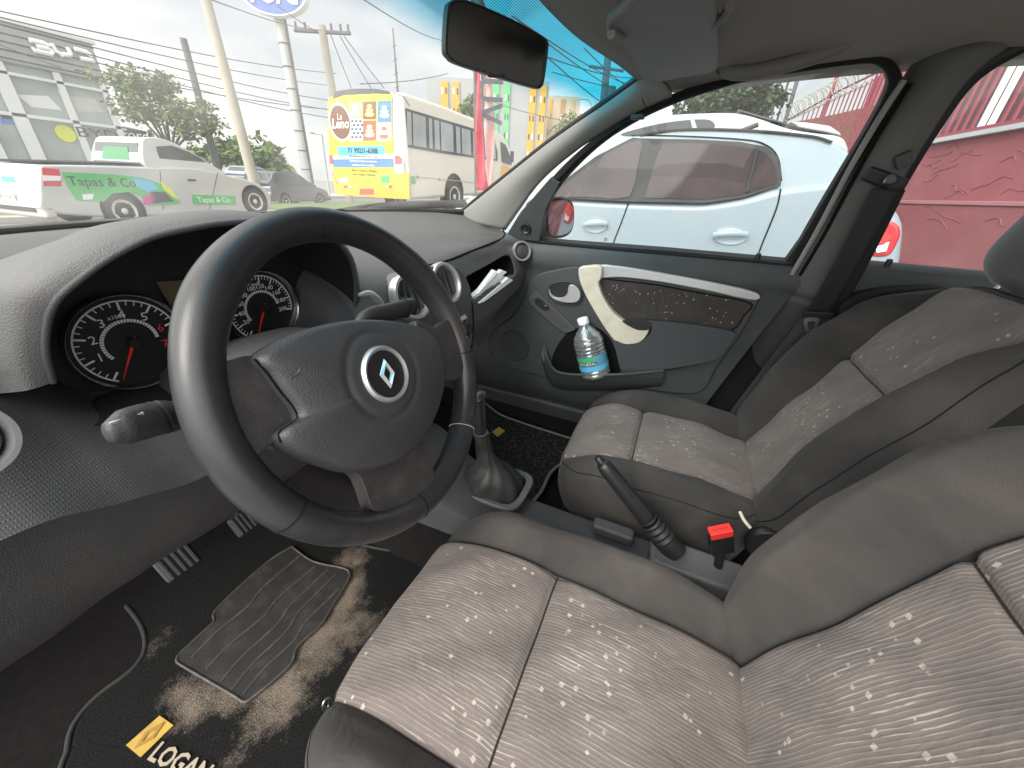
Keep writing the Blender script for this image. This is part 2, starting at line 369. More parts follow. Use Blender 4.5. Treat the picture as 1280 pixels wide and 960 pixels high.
def fabric(name, base, line, sq, dense=1.0):
    m, nt, N, L, B = nm(name)
    B.inputs['Roughness'].default_value = .9; B.inputs['Specular IOR Level'].default_value = .2; B.inputs['Sheen Weight'].default_value = .08
    uv = N.new('ShaderNodeUVMap'); sp = N.new('ShaderNodeSeparateXYZ'); L.new(uv.outputs[0], sp.inputs[0])
    def math_(op, a, b=None, c=None):
        n = N.new('ShaderNodeMath'); n.operation = op
        for i, q in enumerate((a, b, c)):
            if q is None: continue
            if isinstance(q, (int, float)): n.inputs[i].default_value = q
            else: L.new(q, n.inputs[i])
        return n.outputs[0]
    def noise(sx, sy, detail=2, dist=0):
        c = N.new('ShaderNodeCombineXYZ'); L.new(math_('MULTIPLY', sp.outputs['X'], sx), c.inputs[0]); L.new(math_('MULTIPLY', sp.outputs['Y'], sy), c.inputs[1])
        n = N.new('ShaderNodeTexNoise'); n.inputs['Scale'].default_value = 1; n.inputs['Detail'].default_value = detail; n.inputs['Distortion'].default_value = dist
        L.new(c.outputs[0], n.inputs['Vector']); return n.outputs['Fac']
    def mrange(v, a, b, c=0, d=1):
        n = N.new('ShaderNodeMapRange'); L.new(v, n.inputs[0]); n.inputs[1].default_value = a; n.inputs[2].default_value = b; n.inputs[3].default_value = c; n.inputs[4].default_value = d; return n.outputs[0]
    # wavy embossed lines running along the seat
    wob = math_('MULTIPLY', math_('SUBTRACT', noise(45, 20, 2), .5), .0048)
    xx = math_('ADD', sp.outputs['X'], wob)
    fr = math_('FRACT', math_('MULTIPLY', xx, 1/.0054*dense))
    d = math_('ABSOLUTE', math_('SUBTRACT', fr, .5))
    wid = mrange(noise(120, 10, 3), .45, .72, .03, .25)
    ln = math_('LESS_THAN', d, wid)
    brk = mrange(noise(200, 34, 3), .44, .54)
    reg = mrange(noise(8, 6, 2), .40, .62, .12, .9)
    lnm = math_('MULTIPLY', math_('MULTIPLY', ln, brk), reg)
    thin = math_('MULTIPLY', math_('LESS_THAN', d, .10), .30)
    # squares
    vo = N.new('ShaderNodeTexVoronoi'); vo.distance = 'CHEBYCHEV'; vo.inputs['Scale'].default_value = 62
    mp = N.new('ShaderNodeMapping'); mp.inputs['Rotation'].default_value = (0, 0, rad(28)); L.new(uv.outputs[0], mp.inputs[0]); L.new(mp.outputs[0], vo.inputs['Vector'])
    sc_ = N.new('ShaderNodeSeparateColor'); L.new(vo.outputs['Color'], sc_.inputs[0])
    size = mrange(sc_.outputs[1], 0, 1, .08, .20)
    sqm = math_('MULTIPLY', math_('LESS_THAN', vo.outputs['Distance'], size), math_('GREATER_THAN', sc_.outputs[0], .36))
    sqm = math_('MULTIPLY', sqm, mrange(noise(8, 9, 1), .46, .50))
    at = N.new('ShaderNodeAttribute'); at.attribute_name = 'sd'
    inside = mrange(at.outputs['Fac'], -.0008, .0008)
    gr = N.new('ShaderNodeAttribute'); gr.attribute_name = 'gr'
    sa = mrange(math_('ABSOLUTE', at.outputs['Fac']), .0010, .0026, 1, 0)
    sb_ = math_('MULTIPLY', mrange(math_('ABSOLUTE', gr.outputs['Fac']), .0010, .0026, 1, 0), inside)
    seam = math_('MAXIMUM', sa, sb_)
    def mixc(f, a, b):
        n = N.new('ShaderNodeMix'); n.data_type = 'RGBA'; L.new(f, n.inputs['Factor'])
        for k, q in (('A', a), ('B', b)):
            if isinstance(q, tuple): n.inputs[k].default_value = (*q, 1)
            else: L.new(q, n.inputs[k])
        return n.outputs['Result']
    wear = noise(6, 6, 6)
    cb = mixc(mrange(wear, .35, .7), base, tuple(c*1.35 for c in base))
    weave = mrange(noise(1400, 1400, 0), .3, .7, 0, .35)
    cb = mixc(weave, cb, tuple(c*.55 for c in base))
    cb = mixc(thin, cb, tuple(c*.5+l*.5 for c, l in zip(base, line)))
    cb = mixc(lnm, cb, line); cb = mixc(sqm, cb, sq)
    vel = (.037,.035,.034)
    v = mixc(mrange(noise(6, 5, 8), .40, .72), vel, (.088,.078,.071))
    v = mixc(mrange(noise(900, 900, 1), .3, .7, 0, .35), v, tuple(c*.6 for c in vel))
    cc = mixc(inside, v, cb); cc = mixc(seam, cc, (.018,.016,.015))
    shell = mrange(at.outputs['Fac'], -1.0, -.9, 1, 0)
    cc = mixc(shell, cc, (.012,.012,.012))  # black shade painted into the rear part of the backrest sides
    L.new(cc, B.inputs['Base Color'])
    h = math_('ADD', math_('MULTIPLY', math_('MULTIPLY', mrange(d, 0, .3, 1, 0), inside), .5), math_('MULTIPLY', noise(1500, 1500, 1), .5))
    h = math_('ADD', h, math_('MULTIPLY', noise(22, 15, 4, .6), 9.0))
    b = N.new('ShaderNodeBump'); b.inputs['Strength'].default_value = .6; b.inputs['Distance'].default_value = .001
    L.new(h, b.inputs['Height']); L.new(b.outputs['Normal'], B.inputs['Normal'])
    return m
M['fab'] = fabric('seat_fabric', (.165,.140,.128), (.43,.375,.335), (.42,.37,.325))
M['fabdoor'] = fabric('door_fabric', (.050,.040,.036), (.13,.11,.09), (.34,.31,.27))

# ------------------------------------------------------------------ seats
M['velh'] = mk('headrest_velour', (.045,.044,.043), .9, var=.2, bump=.4, bscale=900, sheen=.5)
def pillow(name, o, ex, ey, ez, a, b, pw, top, sdf, wall, parent, R=.035, nr=100, nt=300, wallin=.0, taper=None, mat=None, shell=False):
    """upholstered block: superellipse plan, shaped top with rounded rim, side wall"""
    vs = []; uv = []; sd = []; gr = []
    rs = [1-(1-i/nr)**1.35 for i in range(1, nr+1)]
    def put(x, y, z, x0=None, y0=None, on=True):
        X = x*(taper(y) if taper else 1)
        vs.append(V(o)+V(ex)*X+V(ey)*y+V(ez)*z)
        s, g = sdf(x, y); sd.append(s); gr.append(g); uv.append((x, y))
    put(0, 0, top(0, 0))
    out = []
    for j in range(nt):
        t = 2*PI*j/nt; c, s = math.cos(t), math.sin(t)
        out.append((a*math.copysign(abs(c)**(2/pw), c), b*math.copysign(abs(s)**(2/pw), s)))
    for r in rs:
        for (X, Y) in out:
            x, y = X*r, Y*r; d = (1-r)*min(a, b)
            drop = R-math.sqrt(max(0, R*R-(R-d)**2)) if d < R else 0
            put(x, y, top(x, y)-drop)
    nw = 14
    for k in range(1, nw+1):
        q = k/nw
        for (X, Y) in out:
            sh = 1-wallin*q*q+.012*math.sin(PI*q)
            x, y = X*sh, Y*sh; z = (top(X, Y)-R)*(1-q)+(-wall)*q
            X2 = x*(taper(y) if taper else 1)
            vs.append(V(o)+V(ex)*X2+V(ey)*y+V(ez)*z)
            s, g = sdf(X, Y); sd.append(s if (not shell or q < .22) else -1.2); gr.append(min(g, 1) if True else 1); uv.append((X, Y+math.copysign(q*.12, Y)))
    fs = [(0, 1+j, 1+(j+1) % nt) for j in range(nt)]
    for i in range(nr+nw-1):
        for j in range(nt):
            jj = (j+1) % nt; fs.append((1+i*nt+j, 1+(i+1)*nt+j, 1+(i+1)*nt+jj, 1+i*nt+jj))
    k0 = 1+(nr-7)*nt
    tube('piping', [vs[k0+j]+(V(ez)*-.0008) for j in range(0, nt, 2)], .0016, M['blackmat'], parent, n=6, closed=True)
    return mesh(name, vs, fs, mat or M['fab'], parent, uv=uv, attrs={'sd': sd, 'gr': gr}, autosm=False)
rng = random.Random(3)
def lowf(x, y, s=1):
    return .0025*math.sin(x*31*s+1.3)*math.sin(y*23*s+.4)+.0018*math.sin(x*57+y*41+2)
def seat(name, label, cx, yr, zj, length, rec, tilt=.0):
    t = thing(name, label, 'car seat', (cx, yr+length/2, .26), 'front seats of the car')
    hl = length/2+.015; a = .262
    seamy = -hl+.335            # distance from the rear
    pw_ = .156
    def csdf(x, y):
        w = pw_+.004*math.sin(y*9)
        s = w-abs(x); g = abs(s) if y < hl else 1
        return s, (y-seamy if y < hl else 1)
    def ctop(x, y):
        w = pw_; ax = abs(x)
        z = .012*math.exp(-((y+hl*.0)/.16)**2)*0
        z += .022*sstep(-hl, -hl+.2, y)                     # rises from the join
        z -= .045*sstep(hl-.16, hl, y)**1.5                   # front rolls down
        if ax < w: z += .010*(1-(ax/w)**4)-.004
        bo = sstep(w, w+.055, ax)*(1-.75*sstep(a-.045, a, ax))
        z += (.032+.012*sstep(.2, -.1, y))*bo*(1-.5*sstep(hl-.18, hl, y))
        s, g = csdf(x, y); z -= .009*math.exp(-(s/.008)**2)
        if s > 0: z -= .009*math.exp(-(g/.008)**2)
        if ax < w: z += .006*(1-math.exp(-(abs(y-seamy)/.03)**2))
        return z+lowf(x+cx, y)
    c = V((cx, yr+length/2-.015, zj))
    pillow('seat_cushion', c, (1,0,0), (0,1,tilt), (0,0,1), a, hl, 5.0, ctop, csdf, .17, t, R=.035, wallin=.07)
    # base shell and rails
    box('seat_base', (cx, yr+length/2-.01, .285), (.40, length-.10, .07), M['black'], t, bevel=.01)
    for s in (-1, 1): box('seat_rail', (cx+s*.17, yr+length/2, .248), (.035, .44, .022), M['blackmat'], t)
    # backrest
    r = rad(rec); ew = V((0, -math.sin(r), math.cos(r))); en = V((0, math.cos(r), math.sin(r)))
    H = .67; hb = H/2; ab = .280
    def wy(y):                       # panel half width along the back
        v = y+hb
        return .150+.012*sstep(.3, .42, v)+.02*sstep(.45, .62, v)
    sy = -hb+.41
    def bsdf(x, y):
        s = wy(y)-abs(x); g = abs(s)
        e = hb-.015-y
        return (min(s, e) if e < .02 else s), y-sy
    def btop(x, y):
        v = y+hb; ax = abs(x); w = wy(y)
        z = .012*math.sin(PI*min(1, v/.62))
        if ax < w: z += .009*(1-(ax/w)**4)
        bo = sstep(w, w+.06, ax)*(1-.35*sstep(ab-.05, ab, ax))
        z += (.030+.052*math.sin(PI*min(1, max(0, (v-.02)/.66)))**1.0)*bo*(1-.8*sstep(.52, .66, v))
        s, g = bsdf(x, y); z -= .009*math.exp(-(s/.008)**2)
        if s > 0: z -= .009*math.exp(-(g/.008)**2)
        return z+lowf(x+cx, y+.3)
    def tp(y):
        v = y+hb; return 1-.17*sstep(.42, .67, v)**1.2-.05*sstep(.12, 0, v)
    c = V((cx, yr, zj))+ew*(hb-.055)-en*.012
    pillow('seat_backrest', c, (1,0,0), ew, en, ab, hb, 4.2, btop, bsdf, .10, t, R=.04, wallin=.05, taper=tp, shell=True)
    # reclining hinge cover
    for s in (-1, 1):
        lathe('hinge_cover', [(.0,0),(.045,0),(.05,.006),(.05,.018)], (cx+s*.262, yr-.03, zj-.03), (-s,0,0), M['black'], t)
    # head restraint
    hc = V((cx, yr, zj))+ew*.735-en*.035
    rows = []
    for k in range(25):
        q = -1+2*k/24; hw = .13*(1-abs(q)**3.2)**.5 if abs(q) < 1 else 0
        rows.append((q, hw))
    vs = []; n = 32; hr = []
    for (q, _) in rows:
        f = max(.02, (1-abs(q)**3.6)**(1/2.4)); z = q*.110
        hr.append([hc+ew*(z-.012*math.cos(2*PI*j/n))+V((1,0,0))*(.155*f*math.copysign(abs(math.cos(2*PI*j/n))**.75, math.cos(2*PI*j/n)))+en*(.068*f*math.copysign(abs(math.sin(2*PI*j/n))**.75, math.sin(2*PI*j/n))+.012*q) for j in range(n)])
    loft('head_restraint', hr, M['velh'], t, closed=True, capends=True, autosm=False)
    for s in (-1, 1): tube('restraint_post', [hc+V((s*.06,0,0))-ew*.08, hc+V((s*.06,0,0))-ew*.17-en*.005], .006, M['steel'], t)
    return t
ps = seat('car_seat', 'patterned grey cloth front seat with dark bolsters, with head restraint, beside the closed door', .376, -.605, .462, .505, 25.5)
ds = seat('car_seat', 'patterned grey cloth seat nearest the camera behind the steering wheel', -.350, -.525, .462, .575, 23.5)
# seat adjusting ring on the driver seat
tube('adjuster_bar', [P(408,880,z=.42)+V((.006*math.cos(a),0,.012*math.sin(a))) for a in [2*PI*i/16 for i in range(16)]], .002, M['steel'], ds, closed=True)
tube('zip_pull', spl([P(925,640,z=.53), P(930,650,z=.525), P(938,660,z=.515)], 5), .0035, M['cream'], ps)

# ------------------------------------------------------------------ cabin shell
cab = thing('car_cabin', 'interior shell of the car with grey roof lining, pillars, windscreen and carpet', 'car body', (0, 0, .2))
def floor_z(x, y):
    z = .215
    tn = 1-sstep(.09, .17, abs(x)); z += .13*tn
    z += .55*sstep(.66, .90, y)**1.2                        # toe board
    z += .10*sstep(.62, .70, x)
    return z
rows = [[V((-1.0+1.74*i/90, -1.7+2.60*j/110, floor_z(-1.0+1.74*i/90, -1.7+2.60*j/110))) for i in range(91)] for j in range(111)]
loft('floor_carpet', rows, M['carpet'], cab)
prism('door_sill', [V((.665, -1.5, .20)), V((.665, .62, .20)), V((.665, .62, .335)), V((.665, -1.5, .335))], V((.09, 0, 0)), M['low'], cab, bevel=.015)
prism('door_sill', [V((-.90, -1.5, .12)), V((-.90, .62, .12)), V((-.90, .62, .235)), V((-.90, -1.5, .235))], V((-.09, 0, 0)), M['carpet'], cab, bevel=.015)
prism('body_side', [V((.725, -1.7, .2)), V((.725, .70, .2)), V((.725, .70, .93)), V((.725, -1.7, .93))], V((.02, 0, 0)), M['blackmat'], cab)
prism('rear_wall', [V((-.74, -1.66, .2)), V((.725, -1.66, .2)), V((.725, -1.80, 1.0)), V((-.74, -1.80, 1.0))], V((0, -.08, 0)), M['velh'], cab, bevel=.03)
# bulkhead
rows = [[V((-.72+1.44*i/20, .80-.01*j, .55+.06*j)) for i in range(21)] for j in range(8)]
loft('bulkhead', rows, M['gap'], cab)
# windscreen
base = spl([(-.76,.40,1.01), (-.55,.60,1.03), (-.30,.70,1.035), (0,.735,1.04), (.30,.69,1.045), (.50,.60,1.05), (.64,.49,1.052), (.70,.44,1.055)], 8)
topc = spl([(-.62,-.14,1.375), (-.45,-.05,1.395), (-.25,.0,1.405), (0,.02,1.41), (.25,-.005,1.405), (.42,-.065,1.395), (.52,-.105,1.383), (.60,-.15,1.375)], 8)
bb = resample(base, 60); tt = resample(topc, 60)
rows = []
for k in range(25):
    q = k/24; rows.append([b_.lerp(t_, q)+V((0, .55, 1)).normalized()*(.035*math.sin(PI*q)) for b_, t_ in zip(bb, tt)])
loft('windscreen', rows, M['wind'], cab, uv=True)
# black seal along the windscreen base
tube('windscreen_seal', [p+V((0,.0,-.004)) for p in bb], .012, M['rubber'], cab, n=8)
# scuttle panel outside the glass (black) with vent slots
rows = [[p+V((0, .02+.16*k/4, .0-.02*k/4)) for p in bb] for k in range(5)]
loft('scuttle_panel', rows, M['black'], cab)
# roof lining: from the windscreen header rearwards, falling to the side rail
WN = V((.42, 0, .13)).normalized()                # plane of the side glass (leans inwards)
WO = V((.685, 0, .975))
def PW(px, py, off=0): return PP(px, py, WO-WN*off, WN)
def rail_z(y):                                  # top edge of the door aperture
    return 1.385+.035*sstep(0, -.5, y)-.16*sstep(-.10, .10, y)
rows = []
hdr = resample([p for p in tt], 60)
for k in range(46):
    q = k/45; row = []
    for i, p in enumerate(hdr):
        y = p.y+(-1.9-p.y)*q
        u = (p.x)/.62
        z = p.z+.035*sstep(0, .35, q)*(1-min(1, abs(u))**2.5)+.02*sstep(0,.3,q)
        x = p.x*(1-.02*q)
        row.append(V((x, y, z)))
    rows.append(row)
hl_ = loft('roof_lining', rows, M['headliner'], cab, solid=.02, solid_off=1)
# A pillar trim: between windscreen edge and the door seal (traced, given real thickness)
outerA = [(566,273),(600,246),(640,214),(680,182),(720,153),(760,125),(805,92)]
innerA = [(632,288),(650,262),(672,232),(700,205),(740,175),(784,148),(840,122)]
def apo(px, py, q): return PP(px, py, V((.645-.11*q, .40, 1.07)), V((-.80, .30, -.45)).normalized())
pts = []
rowO = [P(px, py, x=.655-.155*(i/6)) for i, (px, py) in enumerate(outerA)]
rowI = [P(px, py, x=.660-.110*(i/6)) for i, (px, py) in enumerate(innerA)]
rowO = resample(spl(rowO, 6), 40); rowI = resample(spl(rowI, 6), 40)
rows = []
for k in range(11):
    q = k/10; bl = V((-.75, -.30, .0)).normalized()*.020*math.sin(PI*q)
    rows.append([a_.lerp(b_, q)+bl for a_, b_ in zip(rowO, rowI)])
loft('windscreen_pillar', rows, M['pillar'], cab, solid=.02, solid_off=1)
tube('pillar_edge_seal', [p+V((.008,.004,0)) for p in rowO], .009, M['rubber'], cab, n=8)
# small coat clip at the top of the pillar
c = P(797,146,x=.53)
box('pillar_clip', c, (.012, .035, .012), M['low'], cab, bevel=.003)
tube('loose_wire', spl([P(800,110,x=.53), P(803,122,x=.525), P(806,132,x=.53), P(815,138,x=.535)], 6), .0012, M['rubber'], cab, n=6)

# B pillar
def PBx(px, py, off=0): return PP(px, py, V((.69-off, 0, .975)), V((.42, 0, .12)).normalized())
front = [(868,500),(905,445),(945,385),(985,322),(1020,262),(1060,195),(1100,135),(1135,88),(1150,62)]
rear = [(905,512),(965,490),(1010,440),(1040,400),(1075,328),(1120,245),(1165,170),(1215,98),(1265,60)]
fr = resample(spl([PBx(a, b) for a, b in front], 6), 50); rr = resample(spl([PBx(a, b, .03) for a, b in rear], 6), 50)
rows = []
for k in range(13):
    q = k/12; rows.append([a_.lerp(b_, q)+V((-.045*math.sin(PI*q)**.7, 0, 0)) for a_, b_ in zip(fr, rr)])
cut = 24
loft('pillar_lower_trim', [r[:cut+1] for r in rows], M['low'], cab, solid=.03, solid_off=1)
loft('pillar_upper_trim', [[p+V((.004,0,0)) for p in r[cut:]] for r in rows], M['pillar_b'] if 'pillar_b' in M else M['pillar'], cab, solid=.03, solid_off=1)
tube('pillar_edge_trim', spl([PBx(a, b, .035) for a, b in [(990,343),(1022,288),(1062,212),(1098,150),(1130,100)]], 6), .0065, M['pillar'], cab, n=8)
tube('pillar_channel', spl([PBx(a, b, .040) for a, b in [(1000,344),(1032,290),(1072,214),(1108,152),(1138,104)]], 6), .0045, M['gap'], cab, n=8)
prism('pillar_recess', resample(spl([PBx(a, b, .048) for a, b in [(1050,345),(1085,275),(1105,232),(1090,228),(1062,275),(1028,345)]], 3, True), 40, True), V((-.002,0,0)), M['blackmat'], cab)
# door aperture seals (front door): ring traced on the glass plane
# rear quarter: roof rail behind

# ------------------------------------------------------------------ dashboard
dash = thing('dashboard', 'dark grey plastic dashboard with round dials, round air vents and an open shelf', 'dashboard', (0, .3, .68))
# profiles (y, z) from the windscreen base down to the lower edge, at stations across the car
ST = {
 -.74: [(.50,1.010),(.42,1.02),(.34,1.018),(.285,.985),(.262,.955),(.235,.915),(.205,.88),(.170,.850)],
 -.62: [(.62,1.020),(.50,1.03),(.38,1.025),(.300,.985),(.268,.950),(.240,.910),(.205,.87),(.170,.846)],
 -.56: [(.66,1.022),(.54,1.03),(.42,1.020),(.340,.97),(.300,.915),(.255,.882),(.210,.855),(.172,.822)],
 -.50: [(.68,1.025),(.56,1.03),(.46,1.00),(.400,.93),(.335,.872),(.270,.862),(.215,.84),(.175,.801)],
 -.37: [(.72,1.030),(.60,1.03),(.48,1.00),(.400,.93),(.340,.868),(.275,.858),(.220,.83),(.180,.795)],
 -.24: [(.74,1.035),(.62,1.03),(.48,1.00),(.400,.93),(.330,.880),(.270,.872),(.220,.84),(.185,.795)],
 -.17: [(.75,1.040),(.62,1.035),(.48,1.015),(.360,.985),(.290,.945),(.250,.91),(.215,.86),(.195,.80)],
 -.09: [(.75,1.040),(.62,1.04),(.46,1.010),(.330,.985),(.255,.958),(.222,.92),(.200,.86),(.195,.80)],
  .00: [(.755,1.042),(.60,1.035),(.44,1.005),(.310,.985),(.240,.960),(.212,.92),(.196,.86),(.196,.80)],
  .10: [(.75,1.044),(.58,1.035),(.42,1.005),(.310,.985),(.240,.960),(.212,.92),(.198,.86),(.198,.80)],
  .17: [(.73,1.045),(.56,1.035),(.42,1.005),(.320,.982),(.262,.962),(.238,.925),(.214,.87),(.205,.79)],
  .35: [(.68,1.047),(.54,1.035),(.42,1.010),(.330,.984),(.272,.968),(.248,.925),(.215,.86),(.215,.78)],
  .58: [(.56,1.050),(.50,1.04),(.42,1.018),(.345,.992),(.280,.975),(.250,.93),(.220,.87),(.225,.80)],
  .71: [(.46,1.055),(.44,1.04),(.40,1.020),(.345,.992),(.285,.975),(.245,.93),(.225,.87),(.235,.81)],
}
xs = sorted(ST); NP = 110
prof = {x: resample(spl([V((x, a, b)) for a, b in ST[x]], 10), NP) for x in xs}
def dash_row(x):
    for i in range(len(xs)-1):
        if xs[i] <= x <= xs[i+1]+1e-6:
            h = xs[i+1]-xs[i]; t = (x-xs[i])/h
            A, B = prof[xs[i]], prof[xs[i+1]]
            A0 = prof[xs[max(0, i-1)]]; B1 = prof[xs[min(len(xs)-1, i+2)]]
            ha = xs[i+1]-xs[max(0, i-1)]; hb_ = xs[min(len(xs)-1, i+2)]-xs[i]
            h00, h10, h01, h11 = 2*t**3-3*t*t+1, t**3-2*t*t+t, -2*t**3+3*t*t, t**3-t*t
            out = [a*h00+(b-a0)*(h/ha*h10*.8)+b*h01+(b1-a)*(h/hb_*h11*.8) for a, b, a0, b1 in zip(A, B, A0, B1)]
            for p in out: p.x = x
            return out
XR = [-.74+1.45*i/320 for i in range(321)]
rows = [dash_row(x) for x in XR]
# main pad split in three visible skins: driver side face is textured, rest fine grained
def strip(i0, i1, j0, j1): return [r[j0:j1] for r in rows[i0:i1]]
kx = lambda x: int(round((x+.74)/1.45*320))
loft('top_pad', strip(0, 321, 0, 52), M['dash_top'], dash)
loft('driver_fascia', strip(0, kx(-.16)+1, 51, NP), M['dash_tex'], dash)
sh_px = [(577,352),(584,344),(610,330),(632,318),(640,322),(645,338),(640,347),(610,362),(593,376),(587,370)]
def on_dash(px, py):
    """first hit of the pixel ray on the dash skin (marching)"""
    d = ray(px, py); best = None
    for k in range(400):
        p = CAMP+d*(.3+k*.004)
        if p.x < -.73 or p.x > .70: continue
        r = dash_row(p.x)
        c = min(r, key=lambda a: (a.y-p.y)**2+(a.z-p.z)**2); e = (c-p).length
        if best is None or e < best[0]: best = (e, p)
        if best[0] < .01 and e > best[0]+.02: break
    return best[1]
sh_o = resample(spl([on_dash(a, b) for a, b in sh_px], 5, True), 70, True)
def inside(x, z, poly):
    c = False; n = len(poly)
    for i in range(n):
        a, b = poly[i], poly[i-1]
        if (a.z > z) != (b.z > z) and x < (b.x-a.x)*(z-a.z)/(b.z-a.z)+a.x: c = not c
    return c
pf_ = strip(kx(-.16), 321, 51, NP); w_n = len(pf_[0]); vs = [p for r in pf_ for p in r]; fs = []
for i in range(len(pf_)-1):
    for j in range(w_n-1):
        c = (pf_[i][j]+pf_[i+1][j+1])/2
        if not inside(c.x, c.z, sh_o): fs.append((i*w_n+j, i*w_n+j+1, (i+1)*w_n+j+1, (i+1)*w_n+j))
mesh('passenger_fascia', vs, fs, M['fascia'], dash)
# lower knee panel, one soft roll below the fascia seam
knee = []
for i in range(61):
    x = -.74+.60*i/60; p = dash_row(x)[-1]
    f = 1+.34*sstep(-.50, -.66, x)
    q = [(p.y+.004, p.z-.001), (p.y+.012, p.z-.02*f), (p.y+.022, p.z-.06*f), (p.y+.04, p.z-.105*f), (p.y+.075, p.z-.135*f), (p.y+.16, p.z-.145*f)]
    knee.append(spl([V((x, a, b)) for a, b in q], 6))
loft('knee_panel', knee, M['low'], dash)
tube('knee_panel_lip', spl([P(42,783,y=.21), P(52,775,y=.215), P(95,748,y=.23), P(142,722,y=.245), P(150,712,y=.245)], 6), [.002+.006*math.sin(PI*i/24) for i in range(25)], M['low'], dash)
# passenger lower: glovebox underside
gb = []
for i in range(61):
    x = -.16+.87*i/60; p = dash_row(x)[-1]; e = sstep(.30, .65, x)
    dz = -.10*(1-e) if x > .17 else -.10
    q = [(p.y, p.z), (p.y+.01, p.z+dz*.35), (p.y+.03, p.z+dz*.75), (p.y+.08, p.z+dz), (p.y+.20, p.z+dz*1.02), (p.y+.32, p.z+dz)]
    gb.append(spl([V((x, a, b)) for a, b in q], 6))
loft('glovebox_underside', gb, M['fascia'], dash)
# seam of the padded area in front of the passenger
seam = [(498,331),(530,333),(560,326),(590,314),(620,302),(629,297),(630,290),(622,283),(600,278)]
yy = [.31,.30,.295,.29,.287,.30,.33,.37,.42]
tube('pad_seam', [p+V((0,0,.0012)) for p in spl([on_dash(a, b) for a, b in seam], 6)], .0028, M['gap'], dash, n=6)

# instrument hood -----------------------------------------------------------
lip_px = [(66,478,.275),(57,440,.265),(60,400,.25),(72,374,.235),(91,356,.225),(122,332,.212),(154,313,.205),(191,296,.20),(235,286,.195),(279,279,.193),(330,277,.195),(380,284,.20),(415,297,.21),(436,320,.22),(444,350,.235),(444,386,.25)]
lip = resample(spl([P(a, b, y=c) for a, b, c in lip_px], 6), 70)
cx0 = -.35
hood = []
for k in range(16):
    q = k/15; row = []
    for i, p in enumerate(lip):
        u = i/69
        top = math.sin(PI*u)**.6 if 0 < u < 1 else 0
        lx = (p.x-cx0)
        # outer skin: swells outward, then falls to the dash top behind
        grow = 1+.30*min(1, q*1.6)**.7
        x = cx0+lx*grow
        y = p.y-.006*math.sin(PI*min(1, q*4))+ (q**1.25)*(.36*top+.05)
        zt = 1.022+.0*q
        z = p.z+.010*math.sin(PI*min(1, q*3.))*top
        zend = max(.90, 1.012 if top > .5 else .93+.085*top/.5) 
        z = z+(zend-.012-z)*sstep(.22, 1, q)*(1 if top > .1 else .4)
        if u < .12 or u > .88: z = p.z+ (z-p.z)*.6
        row.append(V((x, y, z)))
    hood.append(row)
loft('instrument_hood', hood, M['dash_top'], dash, autosm=False)
# inner wall of the hood, matt black, running back to the dial board
inn = []
for k in range(9):
    q = k/8
    inn.append([V((cx0+(p.x-cx0)*(1-.05*q), p.y+(.345-p.y)*q, p.z+(-.012)*q)) for p in lip])
loft('hood_lining', inn, M['blackmat'], dash)
# lip bead
tube('hood_lip', lip, .0035, M['dash'], dash, n=8)
# dial board
bd = [V((p.x, .345, p.z)) for p in inn[-1]]+[V((-.18, .335, .885)), V((-.35, .33, .868)), V((-.515, .335, .872))]
prism('dial_board', [V((p.x, .342, p.z)) for p in bd], (0, .01, 0), M['dial'], dash)
# lower brow of the binnacle
brow = [V((x, .335, .868+.004)) for x in (-.54, -.35, -.17)]
rows_ = []
for k in range(7):
    q = k/6; rows_.append([V((-.545+.385*i/20, .345-.085*q, .884-.018*math.sin(PI*i/20)*1-.006*q-.004)) for i in range(21)])
loft('binnacle_floor', rows_, M['blackmat'], dash)

